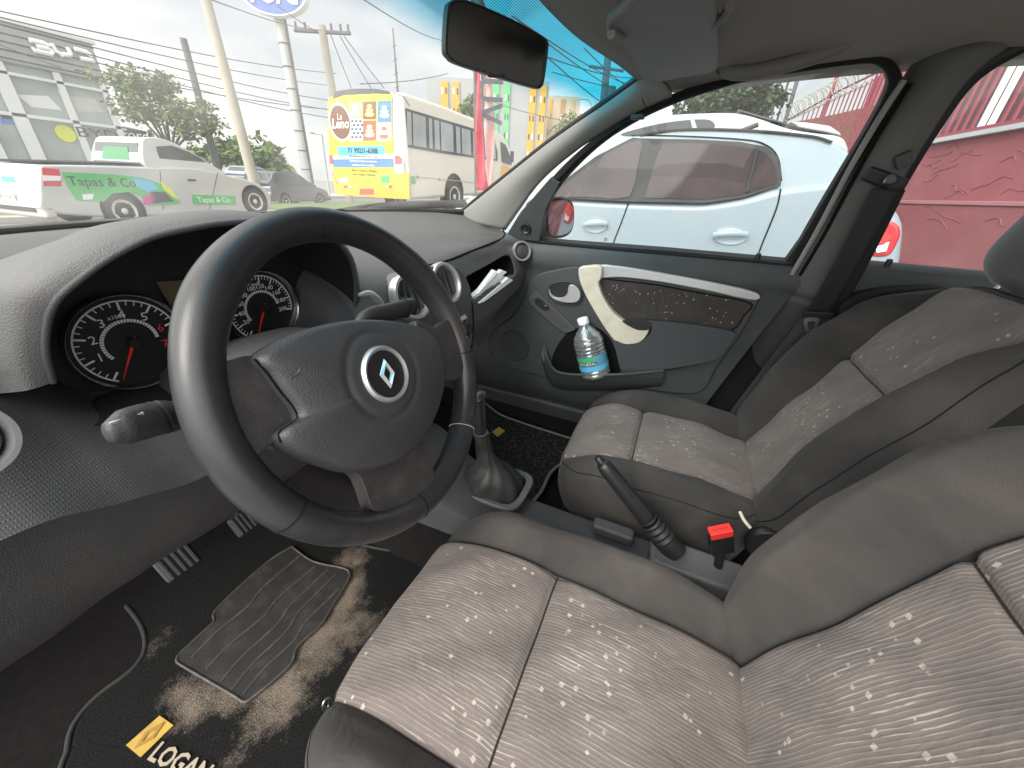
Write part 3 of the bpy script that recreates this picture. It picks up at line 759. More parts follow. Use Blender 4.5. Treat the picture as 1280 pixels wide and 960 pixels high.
DN = V((0, -1, 0)); DX = V((1, 0, 0)); DZ = V((0, 0, 1)); DY = .334
def dial(px, py, R, nums, lo, hi, needle, start, red_from=None, minor=8, cap=''):
    c = P(px, py, y=DY); g = None
    ringm = lathe('dial_bezel', [(R*1.02,0),(R*1.06,.004),(R*1.03,.010),(R*.965,.004),(R*.965,-.001)], c, DN, M['chrome'], dash, n=64, capends=False)
    root = lathe('dial', [(0,0),(R*.97,0),(R*.97,.001),(0,.001)], c+V((0,.001,0)), DN, M['dial'], dash, n=64, capends=False)
    def pt(a, r, off=.002): return c+DX*math.sin(rad(a))*r+DZ*math.cos(rad(a))*r+DN*off
    # scale band
    parts = []
    def arc(nme, a0, a1, r0, r1, mat, n=60):
        o_ = [pt(a0+(a1-a0)*i/n, r1) for i in range(n+1)]; i_ = [pt(a0+(a1-a0)*i/n, r0) for i in range(n+1)]
        return loft(nme, [o_, i_], mat, root, smooth=False, solid=.0004)
    arc('scale_ring', lo, hi, R*.875, R*.905, M['white'])
    arc('inner_scale', lo+25, hi-18, R*.435, R*.50, M['white'])
    vs = []; fs = []
    def tick(a, r0, r1, w, vs, fs, off=.0024):
        ax = pt(a, 1)-pt(a, 0); tx = V((ax.z, 0, -ax.x)); tx.normalize()
        b = len(vs); vs += [pt(a, r0, off)-tx*w, pt(a, r0, off)+tx*w, pt(a, r1, off)+tx*w, pt(a, r1, off)-tx*w]; fs.append((b, b+1, b+2, b+3))
    n = (len(nums)-1)*minor
    for i in range(n+1):
        a = start+(hi-start)*i/n
        big = i % minor == 0; tick(a, R*(.70 if big else .79), R*.90, R*(.020 if big else .010), vs, fs)
    mesh('scale_ticks', vs, fs, M['white'], root, smooth=False)
    vs = []; fs = []
    for i in range(34):
        a = lo+25+(hi-lo-43)*i/33; tick(a, R*.43, R*.51, R*.006, vs, fs, .0028)
    mesh('inner_ticks', vs, fs, M['dial'], root, smooth=False)
    for i, s in enumerate(nums):
        if not s: continue
        a = start+(hi-start)*i/(len(nums)-1)
        m_ = M['inkred'] if red_from is not None and i >= red_from else M['white']
        text('dial_number', s, pt(a, R*.60, .003), DX, DZ, R*(.25 if len(s) < 2 else .17), m_, root, ext=.0002)
    if cap: text('dial_caption', cap, pt(0, R*.60 if not nums[0] == 'x' else R*.3, .003), DX, DZ, R*.11, M['white'], root, ext=.0002)
    nd = [pt(needle, R*.84, .006), pt(needle+90, R*.018, .006), pt(needle+180, R*.16, .006), pt(needle-90, R*.018, .006)]
    nd[1] = pt(needle+90, R*.03, .006); nd[3] = pt(needle-90, R*.03, .006)
    prism('needle', nd, DN*.0012, M['redglow'], root, smooth=False)
    lathe('needle_hub', [(R*.11,0),(R*.11,.008),(R*.09,.011),(0,.011)], c+DN*.001, DN, M['black'], root, n=24, capends=False)
    return c
dial(163, 427, .0595, ['', '1', '2', '3', '4', '5', '6', '7'], -148, 112, -150+0, -142, red_from=6, minor=4, cap='')
cq = P(163, 427, y=DY)
text('dial_caption', 'x1000', cq+V((-.004, -.0035, .0345)), DX, DZ, .007, M['white'], dash, ext=.0002)
dial(327, 385, .060, ['', '20', '40', '60', '80', '100', '120', '140', '160', '180', '200'], -148, 105, -152, -140, minor=4)
cq = P(327, 385, y=DY)
text('dial_caption', 'km/h', cq+V((-.002, -.0035, .041)), DX, DZ, .007, M['white'], dash, ext=.0002)
# small display between the dials
prism('trip_display', [P(196,352,y=.336), P(240,350,y=.336), P(246,380,y=.336), P(214,384,y=.336)], (0, .004, 0), mk('lcd', (.10,.085,.05), .3), dash, smooth=False)
# clear lens in front of the dials is thin: leave a soft reflective pane
# steering column shroud
colp = [V((-.37, .03, .915)), V((-.37, .09, .895)), V((-.37, .16, .872)), V((-.37, .24, .845)), V((-.37, .36, .80))]
rr = []
for i, p in enumerate(spl(colp, 5)):
    f = i/20; w = .052+.030*min(1, f*2); h = .048+.030*min(1, f*2)
    ax = V((0, math.cos(.33), -math.sin(.33))); up = V((0, math.sin(.33), math.cos(.33)))
    rr.append([p+V((1,0,0))*w*math.copysign(abs(math.cos(2*PI*j/40))**.7, math.cos(2*PI*j/40))+up*h*math.copysign(abs(math.sin(2*PI*j/40))**.7, math.sin(2*PI*j/40)) for j in range(40)])
loft('column_shroud', rr, M['low'], dash, closed=True, capends=True)
# air vents ------------------------------------------------------------------
def vent(c, ax, R, parent=dash, vanes=True, closed=False):
    v = lathe('air_vent', [(R*.80,-.012),(R*.83,.004),(R*.88,.009),(R*1.0,.009),(R*1.06,.002),(R*1.06,-.01)], c, ax, M['silver'] , parent, n=48, capends=False)
    lathe('vent_cup', [(0,-.035),(R*.7,-.03),(R*.83,-.012),(R*.86,.004)], c, ax, M['black'], v, n=40, capends=False)
    a, u, w = basis(ax)
    if closed:
        lathe('vent_disc', [(0,.006),(R*.55,.006),(R*.72,.002),(R*.78,-.004)], c, ax, M['low'], v, n=40, capends=False); return v
    for k in (-.55, -.18, .2, .56):
        hw = R*.78*math.sqrt(1-k*k)
        p = V(c)+w*R*k-a*.008
        prism('vent_vane', [p-u*hw-a*.010+w*.006, p+u*hw-a*.010+w*.006, p+u*hw*.95+a*.008, p-u*hw*.95+a*.008], w*.0020, M['low'], v, bevel=.0006)
    return v
vaz = V((-.10, -.93, .36)).normalized()
vent(P(514,371,y=.200), vaz, .047)
vent(P(557,354,y=.203), vaz, .047)
vent(P(652,314,y=.228), V((-.66,-.72,.22)).normalized(), .033, closed=True)
vent(P(-60,556,y=.176), V((.10,-.90,.30)).normalized(), .031, closed=True)
# centre stack plate and its rotary control
cs = [(497,345),(520,337),(551,331),(575,335),(589,362),(592,400),(587,440),(560,452),(500,455),(488,400)]
stack = prism('centre_stack', resample(spl([P(a, b, y=.216) for a, b in cs], 6, True), 60, True), V((0, .04, -.01)), M['stack'], dash, bevel=.006)
tube('stack_seam', spl([on_dash(a, b)+V((0,-.001,0)) for a, b in [(572,336),(580,352),(590,382),(591,418),(588,440)]], 6), .0022, M['gap'], dash, n=6)
KN_ = on_dash(578,412)+vaz*.006
lathe('heater_knob', [(.0,.018),(.014,.018),(.018,.012),(.018,0)], KN_, vaz, M['black'], dash, n=30)
lathe('heater_dial', [(.019,.003),(.024,.003),(.026,.0),(.026,-.02)], KN_, vaz, M['gloss'], dash, n=40)
for k in range(8):
    a_ = 2*PI*k/8; ax_, u_, w_ = basis(vaz)
    box('dial_mark', KN_+u_*math.cos(a_)*.0215+w_*math.sin(a_)*.0215+ax_*.0035, (.0022,.0022,.0006), M['white'], dash, ex=u_, ey=w_, bevel=0)
prism('stack_slot', [on_dash(a, b)+V((0,-.002,0)) for a, b in [(571,398),(580,393),(582,397),(573,402)]], (0,-.003,0), M['white'], dash)
# silver crescent brow left of the vents
cr = spl([P(448,369,y=.20), P(462,368,y=.198), P(474,378,y=.196), P(482,392,y=.196)], 6)
tube('trim_crescent', cr, [.003+.005*math.sin(PI*i/(len(cr)-1)) for i in range(len(cr))], M['silver'], dash, n=10)
# open shelf in front of the passenger
cen = sum(sh_o, V())/70
sh_i = [cen+(p-cen)*.95 for p in sh_o]
ring('shelf_rim', [cen+(p-cen)*1.05+V((0,-.0015,0)) for p in sh_o], sh_i, (0, .02, 0), M['fascia'], dash, bevel=.003)
loft('shelf_pocket', [[p+V((0,.002,0)) for p in sh_i], [cen+(p-cen)*.9+V((0,.10,-.005)) for p in sh_i]], M['gap'], dash, closed=True)
prism('shelf_back', [cen+(p-cen)*.9+V((0,.10,-.005)) for p in sh_o], (0,.002,0), M['gap'], dash)
# papers in the shelf
for k, (a, b, c_, d_) in enumerate([((594,376),(600,373),(632,346),(622,343)), ((592,371),(600,370),(634,340),(628,338)), ((596,368),(602,366),(622,340),(618,338)), ((597,379),(603,377),(640,350),(634,347))]):
    q = [on_dash(*s)+V((0,.004-.003*k,0)) for s in (a, b, c_, d_)]
    o_ = prism('folded_papers', q, V((0, .012, .003)), M['paper'], None, smooth=False)
    setp(o_, ['white folded paper at the front of the open dashboard shelf', 'white paper sheet sticking up from the dashboard shelf', 'short white paper slip with pointed top in the dashboard shelf', 'lowest white paper lying on the rim of the dashboard shelf'][k], 'paper', 'papers in the dashboard shelf')
# column stalks
def rinterp(rs, m):
    out = []
    for i in range(m):
        u = i/(m-1)*(len(rs)-1); k = min(len(rs)-2, int(u)); out.append(rs[k]+(rs[k+1]-rs[k])*(u-k))
    return out
def stalk(name, label, pts, rs, ax2):
    t = thing(name, label, 'control stalk', pts[0])
    s_ = spl(pts, 6); m_ = len(s_); r_ = rinterp(rs, m_); r0__ = [rs[min(len(rs)-2, int(i/(m_-1)*(len(rs)-1)))]*(1-((i/(m_-1)*(len(rs)-1)) % 1))+rs[min(len(rs)-1, int(i/(m_-1)*(len(rs)-1))+1)]*((i/(m_-1)*(len(rs)-1)) % 1) for i in range(m_)]
    tube('stalk_arm', s_, r_, M['boot'], t, n=20, sy=.75, autosm=False)
    return t
b0 = V((-.43, .085, .925))
tip = P(134,541,y=.055); mid = P(200,522,y=.065)
t = stalk('indicator_stalk', 'dark grey light control stalk left of the steering wheel', [b0, P(228,517,y=.07), mid, P(165,531,y=.058), tip], [.010, .0125, .0135, .0142, .0145, .0135, .0075], None)
for q in ((196,523),(204,521)):
    c = P(*q, y=.064); tube('stalk_ring', [c+V((-.0012,0,0)), c+V((.0012,0,0))], .0150, M['black'], t, n=24, sy=.8)
for q in (145,160,172):
    box('stalk_symbol', P(q,519+ (172-q)*.3,y=.052), (.007,.002,.002), M['silver'], t, bevel=0)
t = stalk('wiper_stalk', 'short dark wiper stalk poking out right of the steering wheel', [V((-.32,.085,.925)), P(455,400,y=.075), P(485,391,y=.068), P(516,382,y=.06)], [.010, .012, .013, .0145, .0145, .013], None)
c = P(505,385,y=.063)
tube('stalk_ring', [c+V((-.001,0,0)), c+V((.001,0,0))], .0152, M['black'], t, n=24, sy=.8)

# ------------------------------------------------------------------ steering wheel
TL = .402; HC = .024; WC = V((-.37, 0, .93)); WX = V((1,0,0)); WYv = V((0, math.sin(TL), math.cos(TL))); WN_ = V((0, -math.cos(TL), math.sin(TL)))
def W(a, b, c=0): return WC+WX*a+WYv*b+WN_*c
sw = thing('steering_wheel', 'worn black leather steering wheel turned slightly to the right', 'steering wheel', WC)
Rm, rt_ = .1695, .0180
rows = []
for i in range(144):
    a = 2*PI*i/144; deg = math.degrees(a)
    ca, sa = math.cos(a), math.sin(a)
    row = []
    # thumb swells either side of the upper spokes
    sw_ = 1+.10*math.exp(-((deg-35)/14)**2)+.10*math.exp(-((deg-135)/14)**2)
    for j in range(28):
        b = 2*PI*j/28; r = Rm+rt_*sw_*math.cos(b)*.95; row.append(W(r*ca, r*sa, rt_*sw_*math.sin(b)*1.08))
    rows.append(row)
rows.append(rows[0])
loft('wheel_rim', rows, M['leather'], sw, closed=True, autosm=False)
# stitching on the inner edge
for i in range(0, 100):
    a = -PI*.98+ (2*PI*.98)*i/99
    if i < 100: pass
st = []; sf = []
for i in range(150):
    a = 2*PI*i/150; r = Rm-rt_-.0002
    p0 = W(r*math.cos(a), r*math.sin(a), .0035); p1 = W(r*math.cos(a+.014), r*math.sin(a+.014), -.0035)
    d_ = V((W(0,0)-p0)).normalized()*.0009; k = len(st)
    q_ = WN_*.0009
    st += [p0+d_, p0+d_+q_, p1+d_+q_, p1+d_]; sf.append((k, k+1, k+2, k+3))
mesh('rim_stitching', st, sf, M['spoke'], sw, smooth=False)
# leather section seams
for deg in (-52, -100, 205, -12):
    a = rad(deg)
    pts = [W((Rm+rt_*1.02*.95*math.cos(b))*math.cos(a), (Rm+rt_*1.02*.95*math.cos(b))*math.sin(a), rt_*1.09*math.sin(b)) for b in [2*PI*j/24 for j in range(24)]]
    tube('rim_seam', pts, .0007, M['tan'] if deg == -52 else M['gap'], sw, n=6, closed=True)
def spoke(name, pin, pout, th=.012, mat=None):
    """pin / pout: two wheel-plane points each (inner edge, outer edge)"""
    rows = []
    (a0, b0), (a1, b1) = pin; (c0, d0), (c1, d1) = pout
    for k in range(13):
        q = k/12; l0 = (a0+(c0-a0)*q, b0+(d0-b0)*q); l1 = (a1+(c1-a1)*q, b1+(d1-b1)*q)
        pinch = 1-.16*math.sin(PI*q); m0 = ((l0[0]+l1[0])/2, (l0[1]+l1[1])/2)
        h = .012*(1-q)+.004*q
        row = []
        for j in range(24):
            b = 2*PI*j/24; u = math.copysign(abs(math.cos(b))**.5, math.cos(b)); w = math.copysign(abs(math.sin(b))**.7, math.sin(b))
            x = m0[0]+(l1[0]-l0[0])/2*u*pinch; y = m0[1]+(l1[1]-l0[1])/2*u*pinch
            row.append(W(x, y, h+th*w))
        rows.append(row)
    return loft(name, rows, mat or M['spoke'], sw, closed=True, capends=True)
def WPx(px, py, c): return PP(px, py, W(0, 0, c), WN_)
def spoke_px(pts, c, th, mat):
    o_ = resample(spl([WPx(a, b, c) for a, b in pts], 3, True), 70, True)
    return prism('wheel_spoke', o_, -WN_*th, mat, sw, bevel=.005, seg=4)
spoke_px([(268,462),(290,449),(318,444),(338,462),(352,494),(373,522),(368,536),(334,560),(318,575),(304,548),(286,505)], .012, .020, M['spoke'])
spoke_px([(400,560),(450,575),(500,560),(527,548),(543,590),(538,612),(510,628),(470,640),(458,615),(446,592)], .010, .018, M['spoke'])
spoke_px([(520,400),(545,408),(562,398),(574,412),(582,440),(578,470),(562,476),(548,470),(530,440)], .012, .018, M['spoke'])
# air bag pad: domed cushion with the traced outline
hpx = [(322,447),(345,428),(380,412),(420,402),(460,398),(500,401),(530,408),(549,424),(557,452),(557,485),(545,525),(527,556),(500,577),(470,588),(440,590),(405,580),(372,567),(352,552),(350,541),(363,531),(374,523),(368,508),(352,487),(336,464)]
hw_ = [WPx(a, b, HC) for a, b in hpx]
hw_ = [V(((p-WC).dot(WX), (p-WC).dot(WYv), 0)) for p in hw_]
hp = resample(spl(hw_, 5, True), 120, True)
hc = sum(hp, V())/120
emb = V(((WPx(485,467,.042)-WC).dot(WX), (WPx(485,467,.042)-WC).dot(WYv), 0))
vs = [W(hc.x, hc.y, HC+.015)]; NR = 40
for i in range(1, NR+1):
    r = i/NR
    for p in hp:
        q = hc+(p-hc)*r; h = HC+.015*(1-r**3.2)-.006*max(0,(r-.93)/.07)**2
        de = (q-emb).length
        h -= .0022*math.exp(-((de-.047)/.0035)**2)      # moulded ring around the badge
        vs.append(W(q.x, q.y, h))
for hgt, s in ((.004, 1.0), (-.02, .93), (-.03, .8)):
    for p in hp:
        q = hc+(p-hc)*s; vs.append(W(q.x, q.y, hgt))
fs = [(0, 1+j, 1+(j+1) % 120) for j in range(120)]
for i in range(NR+2):
    for j in range(120):
        jj = (j+1) % 120; fs.append((1+i*120+j, 1+(i+1)*120+j, 1+(i+1)*120+jj, 1+i*120+jj))
mesh('airbag_pad', vs, fs, M['hub'], sw, autosm=False)
gapl = [WPx(a, b, HC-.004) for a, b in [(318,449),(334,467),(350,489),(366,508),(372,523),(362,531),(349,541),(351,553)]]
tube('pad_gap', spl(gapl, 5), .0011, M['gap'], sw, n=6)
tube('pad_mark', spl([WPx(360,466,.036), WPx(366,471,.037), WPx(373,466,.037), WPx(375,462,.037)], 5), .0009, M['spoke'], sw, n=6)
# badge
bc = W(emb.x, emb.y, .0378); BQ = .86
lathe('badge_ring', [(a_*BQ, b_) for a_, b_ in [(.0295,-.004),(.030,.0035),(.0335,.005),(.036,.0025),(.0365,-.004)]], bc, WN_, M['silver'], sw, n=64, capends=False)
lathe('badge_disc', [(0,.0025),(.031*BQ,.0018)], bc, WN_, M['black'], sw, n=48, capends=False)
ta = rad(-14)
def B2(a, b, c=0): 
    return bc+WX*(a*math.cos(ta)-b*math.sin(ta))+WYv*(a*math.sin(ta)+b*math.cos(ta))+WN_*(c+.003)
do = [(0,.0165),(.0105,0),(0,-.0165),(-.0105,0)]; di = [(0,.0085),(.0045,0),(0,-.0085),(-.0045,0)]
o4 = [B2(a, b) for a, b in do]; i4 = [B2(a, b) for a, b in di]; m4 = [B2((a+c)/2, (b+d)/2, .0032) for (a, b), (c, d) in zip(do, di)]
vs = o4+m4+i4; fs = []
for i in range(4):
    j = (i+1) % 4; fs += [(i, j, 4+j, 4+i), (4+i, 4+j, 8+j, 8+i)]
mesh('diamond_emblem', vs, fs, M['chrome'], sw, smooth=False)

# ------------------------------------------------------------------ passenger door
def px_poly(pts, x, n=60, k=5, closed=True):
    return resample(spl([P(a, b, x=x) for a, b in pts], k, closed), n, closed)
pd = thing('passenger_door', 'closed front passenger door with silver trim, cream pull handle and cloth insert', 'car door', (.68, -.1, .33))
# carcass: rolled top edge, flat card, running to the sill
yA, yB = .52, -.64
rows = []
for i in range(80):
    y = yA+(yB-yA)*i/79
    zt = .962+.028*(yA-y)/(yA-yB)
    rear = sstep(-.40, -.64, y)
    q = [(.700, zt-.010), (.692, zt+.002), (.676, zt), (.664, zt-.010), (.657, zt-.03), (.656, zt-.07), (.664, zt-.10), (.668, .80), (.668, .70), (.666, .60), (.664, .52), (.660, .46), (.668, .38), (.690, .33)]
    rows.append(resample(spl([V((a, y, b)) for a, b in q], 6), 60))
# slant the rear edge like the pillar
for i, r in enumerate(rows):
    q = sstep(.62, 1, i/79)
    for p in r: p.y += q*max(0, (.97-p.z))*.30
loft('door_card', rows, M['door'], pd, autosm=False)
# raised field round the lever, its upper line arching to the trim
fld = [(655,372),(661,353),(672,343),(695,337),(724,333),(800,335),(870,347),(948,364),(944,385),(922,425),(896,460),(872,492),(800,487),(720,478),(672,470),(620,452),(612,420),(640,395)]
prism('door_field', px_poly(fld, .652, 120), (.018, 0, 0), M['doorlow'], pd, bevel=.006, seg=3)
# armrest moulding
arm = [(786,400),(830,402),(880,408),(918,416),(914,428),(900,446),(880,454),(796,467),(778,466),(770,440),(768,425),(790,432),(812,418),(812,405)]
prism('armrest', px_poly(arm, .618, 120, 4), (.045, 0, .0), M['doorlow'], pd, bevel=.014, seg=4)
prism('armrest_cup', px_poly([(778,402),(786,400),(812,402),(811,412),(795,412)], .616, 40), (.004,0,0), M['black'], pd, bevel=.001)
lineA = spl([P(792,467,x=.616), P(830,463,x=.616), P(873,455,x=.622)], 6)
tube('armrest_seam', lineA, .0018, M['gap'], pd, n=6)
# map pocket with lip
pk = [(716,412),(702,424),(691,444),(690,458),(697,465),(720,468),(772,468),(770,440),(758,418),(740,408)]
pko = px_poly(pk, .650, 90)
prism('pocket_opening', pko, (.0025, 0, 0), M['gap'], pd)
lpx = [(680,430,.650),(684,446,.630),(690,459,.595),(700,466,.575),(722,468.5,.570),(750,468.5,.570),(776,468,.575),(800,466,.600),(830,463,.618)]
lipp = spl([P(a, b, x=c) for a, b, c in lpx], 5)
tube('pocket_lip', lipp, .0055, M['door'], pd, n=10)
lowp_ = spl([P(a-3, b+20, x=.652) for a, b, c in lpx], 5)
midp_ = [a.lerp(b, .5)+V((-.018,0,.0)) for a, b in zip(lipp, lowp_)]
loft('pocket_front', [[p+V((.002,0,0)) for p in lipp], midp_, lowp_], M['doorlow'], pd)
# silver trim, pull, cloth
prism('trim_strip', px_poly([(748,332),(775,333),(820,340),(880,351),(945,366),(942,376),(880,363),(820,352),(775,347),(750,347)], .640, 100), (.016, 0, 0), M['doorsilver'], pd, bevel=.004, seg=3)
pull = [(723,336),(730,333),(751,333),(751,349),(748,354),(754,372),(766,390),(782,403),(798,409),(811,409),(808,420),(798,429),(782,431),(770,428),(757,412),(742,388),(731,368),(724,350)]
prism('pull_handle', px_poly(pull, .618, 140, 4), (.034, 0, 0), M['cream'], pd, bevel=.008, seg=4)
ins = [(749,350),(775,351),(820,356),(880,367),(938,379),(930,394),(915,412),(880,408),(830,401),(795,402),(775,396),(760,378)]
ip = px_poly(ins, .645, 110, 4)
me_uv = [(p.y*1.5, p.z*1.5) for p in ip]*2
o_ = prism('cloth_insert', ip, (.012, 0, 0), M['fabdoor'], pd, uv=me_uv, attrs={'sd': [1]*len(me_uv), 'gr': [1]*len(me_uv)}, bevel=0)
tube('insert_piping', ip, .0022, M['gap'], pd, n=6, closed=True)
# release lever
lo_ = px_poly([(685,362),(690,355),(702,352),(718,354),(727,362),(727,374),(720,380),(706,380),(693,377),(686,370)], .644, 60)
prism('lever_recess', lo_, (.009, 0, 0), M['black'], pd, bevel=.001)
cl = sum(lo_, V())/60
lev = [(686,361),(689,368),(695,372),(703,372),(709,367),(711,357),(718,357),(724,363),(725,372),(719,378),(706,378),(694,375),(687,369)]
prism('release_lever', px_poly(lev, .632, 70), (.010, 0, 0), M['silver'], pd, bevel=.003, seg=3)
tube('lever_bezel', lo_, .0022, M['doorlow'], pd, n=8, closed=True)
# window switch pod
pod = [(661,371),(667,366),(674,368),(716,407),(717,413),(708,416),(698,412),(664,382)]
po = prism('switch_pod', px_poly(pod, .643, 70), (.012, 0, 0), M['dash'], pd, bevel=.003, seg=3)
prism('window_switch', px_poly([(669,374),(674,373),(686,384),(684,388),(678,387),(669,379)], .639, 40), (.006, 0, 0), M['black'], po, bevel=.001)
prism('window_switch', px_poly([(686,388),(691,388),(710,406),(707,410),(700,408),(686,395)], .641, 40), (.004, 0, 0), M['low'], po, bevel=.001)
box('switch_mark', P(682,382,x=.638), (.0006, .005, .002), M['white'], po, bevel=0)
# speaker grille
lathe('speaker_grille', [(0,.004),(.035,.0035),(.058,.001),(.063,.003),(.066,.001),(.067,-.006)], P(643,432,x=.650), (-1,0,0), M['spk'] if 'spk' in M else mk('speaker_cloth', (.035,.037,.038), .7, bump=1, bscale=500, btype='CELL'), pd, n=64, capends=False)
# lock pin
lk = P(944,331,x=.672)
box('lock_base', lk, (.020, .034, .008), M['black'], pd, bevel=.003)
lathe('lock_pin', [(.007,0),(.006,.012),(.0075,.02),(.0065,.030),(0,.032)], lk+V((0,0,.002)), (0,0,1), M['black'], pd, n=20, capends=False)
# window glass and seals
win = [(676,301),(684,262),(704,228),(748,184),(800,150),(860,124),(940,100),(1000,90),(1070,80),(1096,82),(1109,96),(1106,118),(1075,175),(1030,250),(1000,302),(982,327),(830,313)]
def corner_poly(pts, f, n):                 # keep corners: straight resample
    return resample([f(a, b) for a, b in pts], n, True)
sealo = [(655,301),(668,258),(690,222),(736,178),(792,140),(856,113),(938,90),(1000,80),(1072,70),(1106,70),(1128,92),(1122,122),(1092,180),(1046,256),(1012,310),(996,336),(830,322)]
wi = resample(spl([PW(a, b) for a, b in win[:-2]], 5)+[PW(982,327), PW(830,313)], 200, True)
nseg = 5
def band(pts, off):
    s = spl([PW(a, b, off) for a, b in pts[:-2]], nseg); return s+[PW(*pts[-2], off), PW(*pts[-1], off)]
bi, bo = band(win, .01), band(sealo, .01)
ring('window_frame', bo, bi, WN*.03, M['rubber'], pd, bevel=.004)
mid_ = [a.lerp(b, .5)-WN*.004 for a, b in zip(bi, bo)]
tube('frame_seal', mid_, .007, M['blackmat'], pd, n=8, closed=True)
g = [PW(a, b, -.012) for a, b in win]
gi = band(win, -.015)
prism('window_glass', gi, WN*.004, M['glass'], pd, smooth=False)
prism('belt_seal', [PW(672,300,.0), PW(985,326,.0), PW(985,332,.0), PW(670,306,.0)], WN*.02, M['rubber'], pd)
# mirror corner cover with tweeter
mc = [PW(648,300,.022), PW(634,292,.022), PW(650,266,.022), PW(688,222,.022), PW(700,228,.022), PW(682,262,.022), PW(674,302,.022)]
prism('mirror_corner', mc, WN*.02, M['door'], pd, bevel=.003)
lathe('tweeter', [(.0,.002),(.007,.002),(.008,-.001),(.013,.0),(.016,.004),(.019,.003),(.020,-.004)], PW(657,286,.025), -WN, M['black'], pd, n=32, capends=False)
# door mirror, outside the glass
dmx = [PP(a, b, V((.80,.16,1.03)), V((.25,1,0)).normalized()) for a, b in [(683,254),(690,248),(706,247),(716,254),(718,270),(716,286),(708,295),(692,298),(684,294),(681,275)]]
dmo = resample(spl(dmx, 6, True), 60, True)
cdm = sum(dmo, V())/60
rows = [[cdm+(p-cdm)*s+V((.012,1,0)).normalized()*d for p in dmo] for s, d in ((.98, 0), (1.03, .003), (1.05, .02), (1.0, .06), (.8, .09), (.4, .105), (.05, .108))]
loft('mirror_housing', rows, M['black'], pd, closed=True, capends=False)
prism('mirror_glass', [cdm+(p-cdm)*.86+V((0,-.004,0)) for p in dmo], V((0,.003,0)), M['mirrorglass'], pd, smooth=False)
tube('mirror_arm', [cdm+V((-.02,.05,-.045)), cdm+V((-.09,.07,-.06))], .022, M['black'], pd)

# rear door (behind the pillar)
rd = thing('rear_door', 'rear passenger door beyond the belt pillar, its window showing the pink wall', 'car door', (.68, -1.0, .33))
rows = []
for i in range(50):
    y = -.70-1.1*i/49
    q = [(.700, .985), (.690, .998), (.672, .996), (.660, .985), (.655, .96), (.660, .90), (.664, .75), (.664, .60), (.664, .45), (.680, .33)]
    rows.append(resample(spl([V((a, y+max(0, .97-b)*.25*(1-i/49), b+.012)) for a, b in q], 6), 40))
loft('door_card', rows, M['door'], rd)
rwin = [(1078,328),(1108,270),(1140,214),(1176,156),(1215,104),(1262,72),(1330,40)]
a1 = resample(spl([PW(a, b, .005) for a, b in rwin], 6), 40)
a0 = [p+V((0,.045,.0)) for p in a1]
loft('window_frame', [a0, a1], M['rubber'], rd, solid=.03, solid_off=0)
top_ = [p for p in a1][-1]
tube('frame_seal', [p+V((-.004,.018,0)) for p in a1], .008, M['blackmat'], rd, n=8)
prism('window_frame', [top_+V((0,.1,-.005)), top_+V((0,-1.0,-.0)), top_+V((0,-1.0,.05)), top_+V((0,.1,.05))], WN*.03, M['rubber'], rd)
gp = list(a1)+[V((a1[-1].x, -1.7, a1[-1].z)), V((.69, -1.7, .99)), PW(1078,330,.005)]
prism('window_glass', [p+WN*.02 for p in gp], WN*.004, M['glass'], rd, smooth=False)
prism('belt_seal', [PW(1076,328,.0), PW(1300,352,.0), PW(1300,358,.0), PW(1074,334,.0)], WN*.02, M['rubber'], rd)
lk = P(1106,338,x=.668)
box('lock_base', lk, (.020, .034, .008), M['black'], rd, bevel=.003)
lathe('lock_pin', [(.007,0),(.006,.010),(.0075,.018),(.0065,.026),(0,.028)], lk+V((0,0,.002)), (0,0,1), M['black'], rd, n=20, capends=False)
prism('armrest', px_poly([(1050,385),(1075,368),(1130,360),(1190,362),(1190,382),(1100,394),(1060,402)], .62, 50), (.05,0,0), M['blackmat'], rd, bevel=.012)

# ------------------------------------------------------------------ seat belt on the pillar
sb = thing('seat_belt', 'black front seat belt hanging down the belt pillar from its upper anchor', 'seat belt', P(1015,402,y=-.70)-V((0,0,.1)))
anc = PBx(1108,226,.075)
lathe('anchor_bolt', [(0,.010),(.009,.010),(.011,.006),(.011,0)], anc+V((-.012,0,0)), (-1,0,.3), M['steel'], sb, n=24, capends=False)
box('anchor_plate', anc+V((0,.004,.002)), (.014, .085, .030), M['black'], sb, ex=(1,0,.3), ey=(0,.95,.30), bevel=.006)
box('height_slot', PBx(1130,200,.066), (.010, .030, .030), M['low'], sb, ex=(1,0,.3), ey=(0,.5,.8), bevel=.004)
lowp = PBx(1022,392,.075)
def web(name, a, b, w, th=.0015):
    d = (b-a); s_ = V((-.12, -1, 0)).normalized()*w/2
    rows = []
    for k in range(30):
        q = k/29; c = a.lerp(b, q)+V((-.012*math.sin(PI*q), 0, 0)); rows.append([c+s_*t_+V((.002*math.cos(t_*2),0,0)) for t_ in (-1,-.5,0,.5,1)])
    return loft(name, rows, M['belt'], sb, solid=th, solid_off=0)
web('webbing', anc+V((-.008, -.004, -.016)), lowp, .050)
web('webbing', anc+V((.010, -.020, -.016)), lowp+V((.02,-.03,-.02)), .048)
box('tongue_cover', lowp+V((-.006,0,.0)), (.016, .070, .020), M['black'], sb, ex=(1,0,.1), ey=(0,.97,-.10), bevel=.005)
tg = [(1007,398),(1024,398),(1022,408),(1018,417),(1008,416),(1005,408)]
to = resample(spl([P(a, b, x=lowp.x-.008) for a, b in tg], 4, True), 40, True); tc_ = sum(to, V())/40
ring('belt_tongue', to, [tc_+(p-tc_)*.48 for p in to], (.003, 0, 0), M['steel'], sb, bevel=.0006)

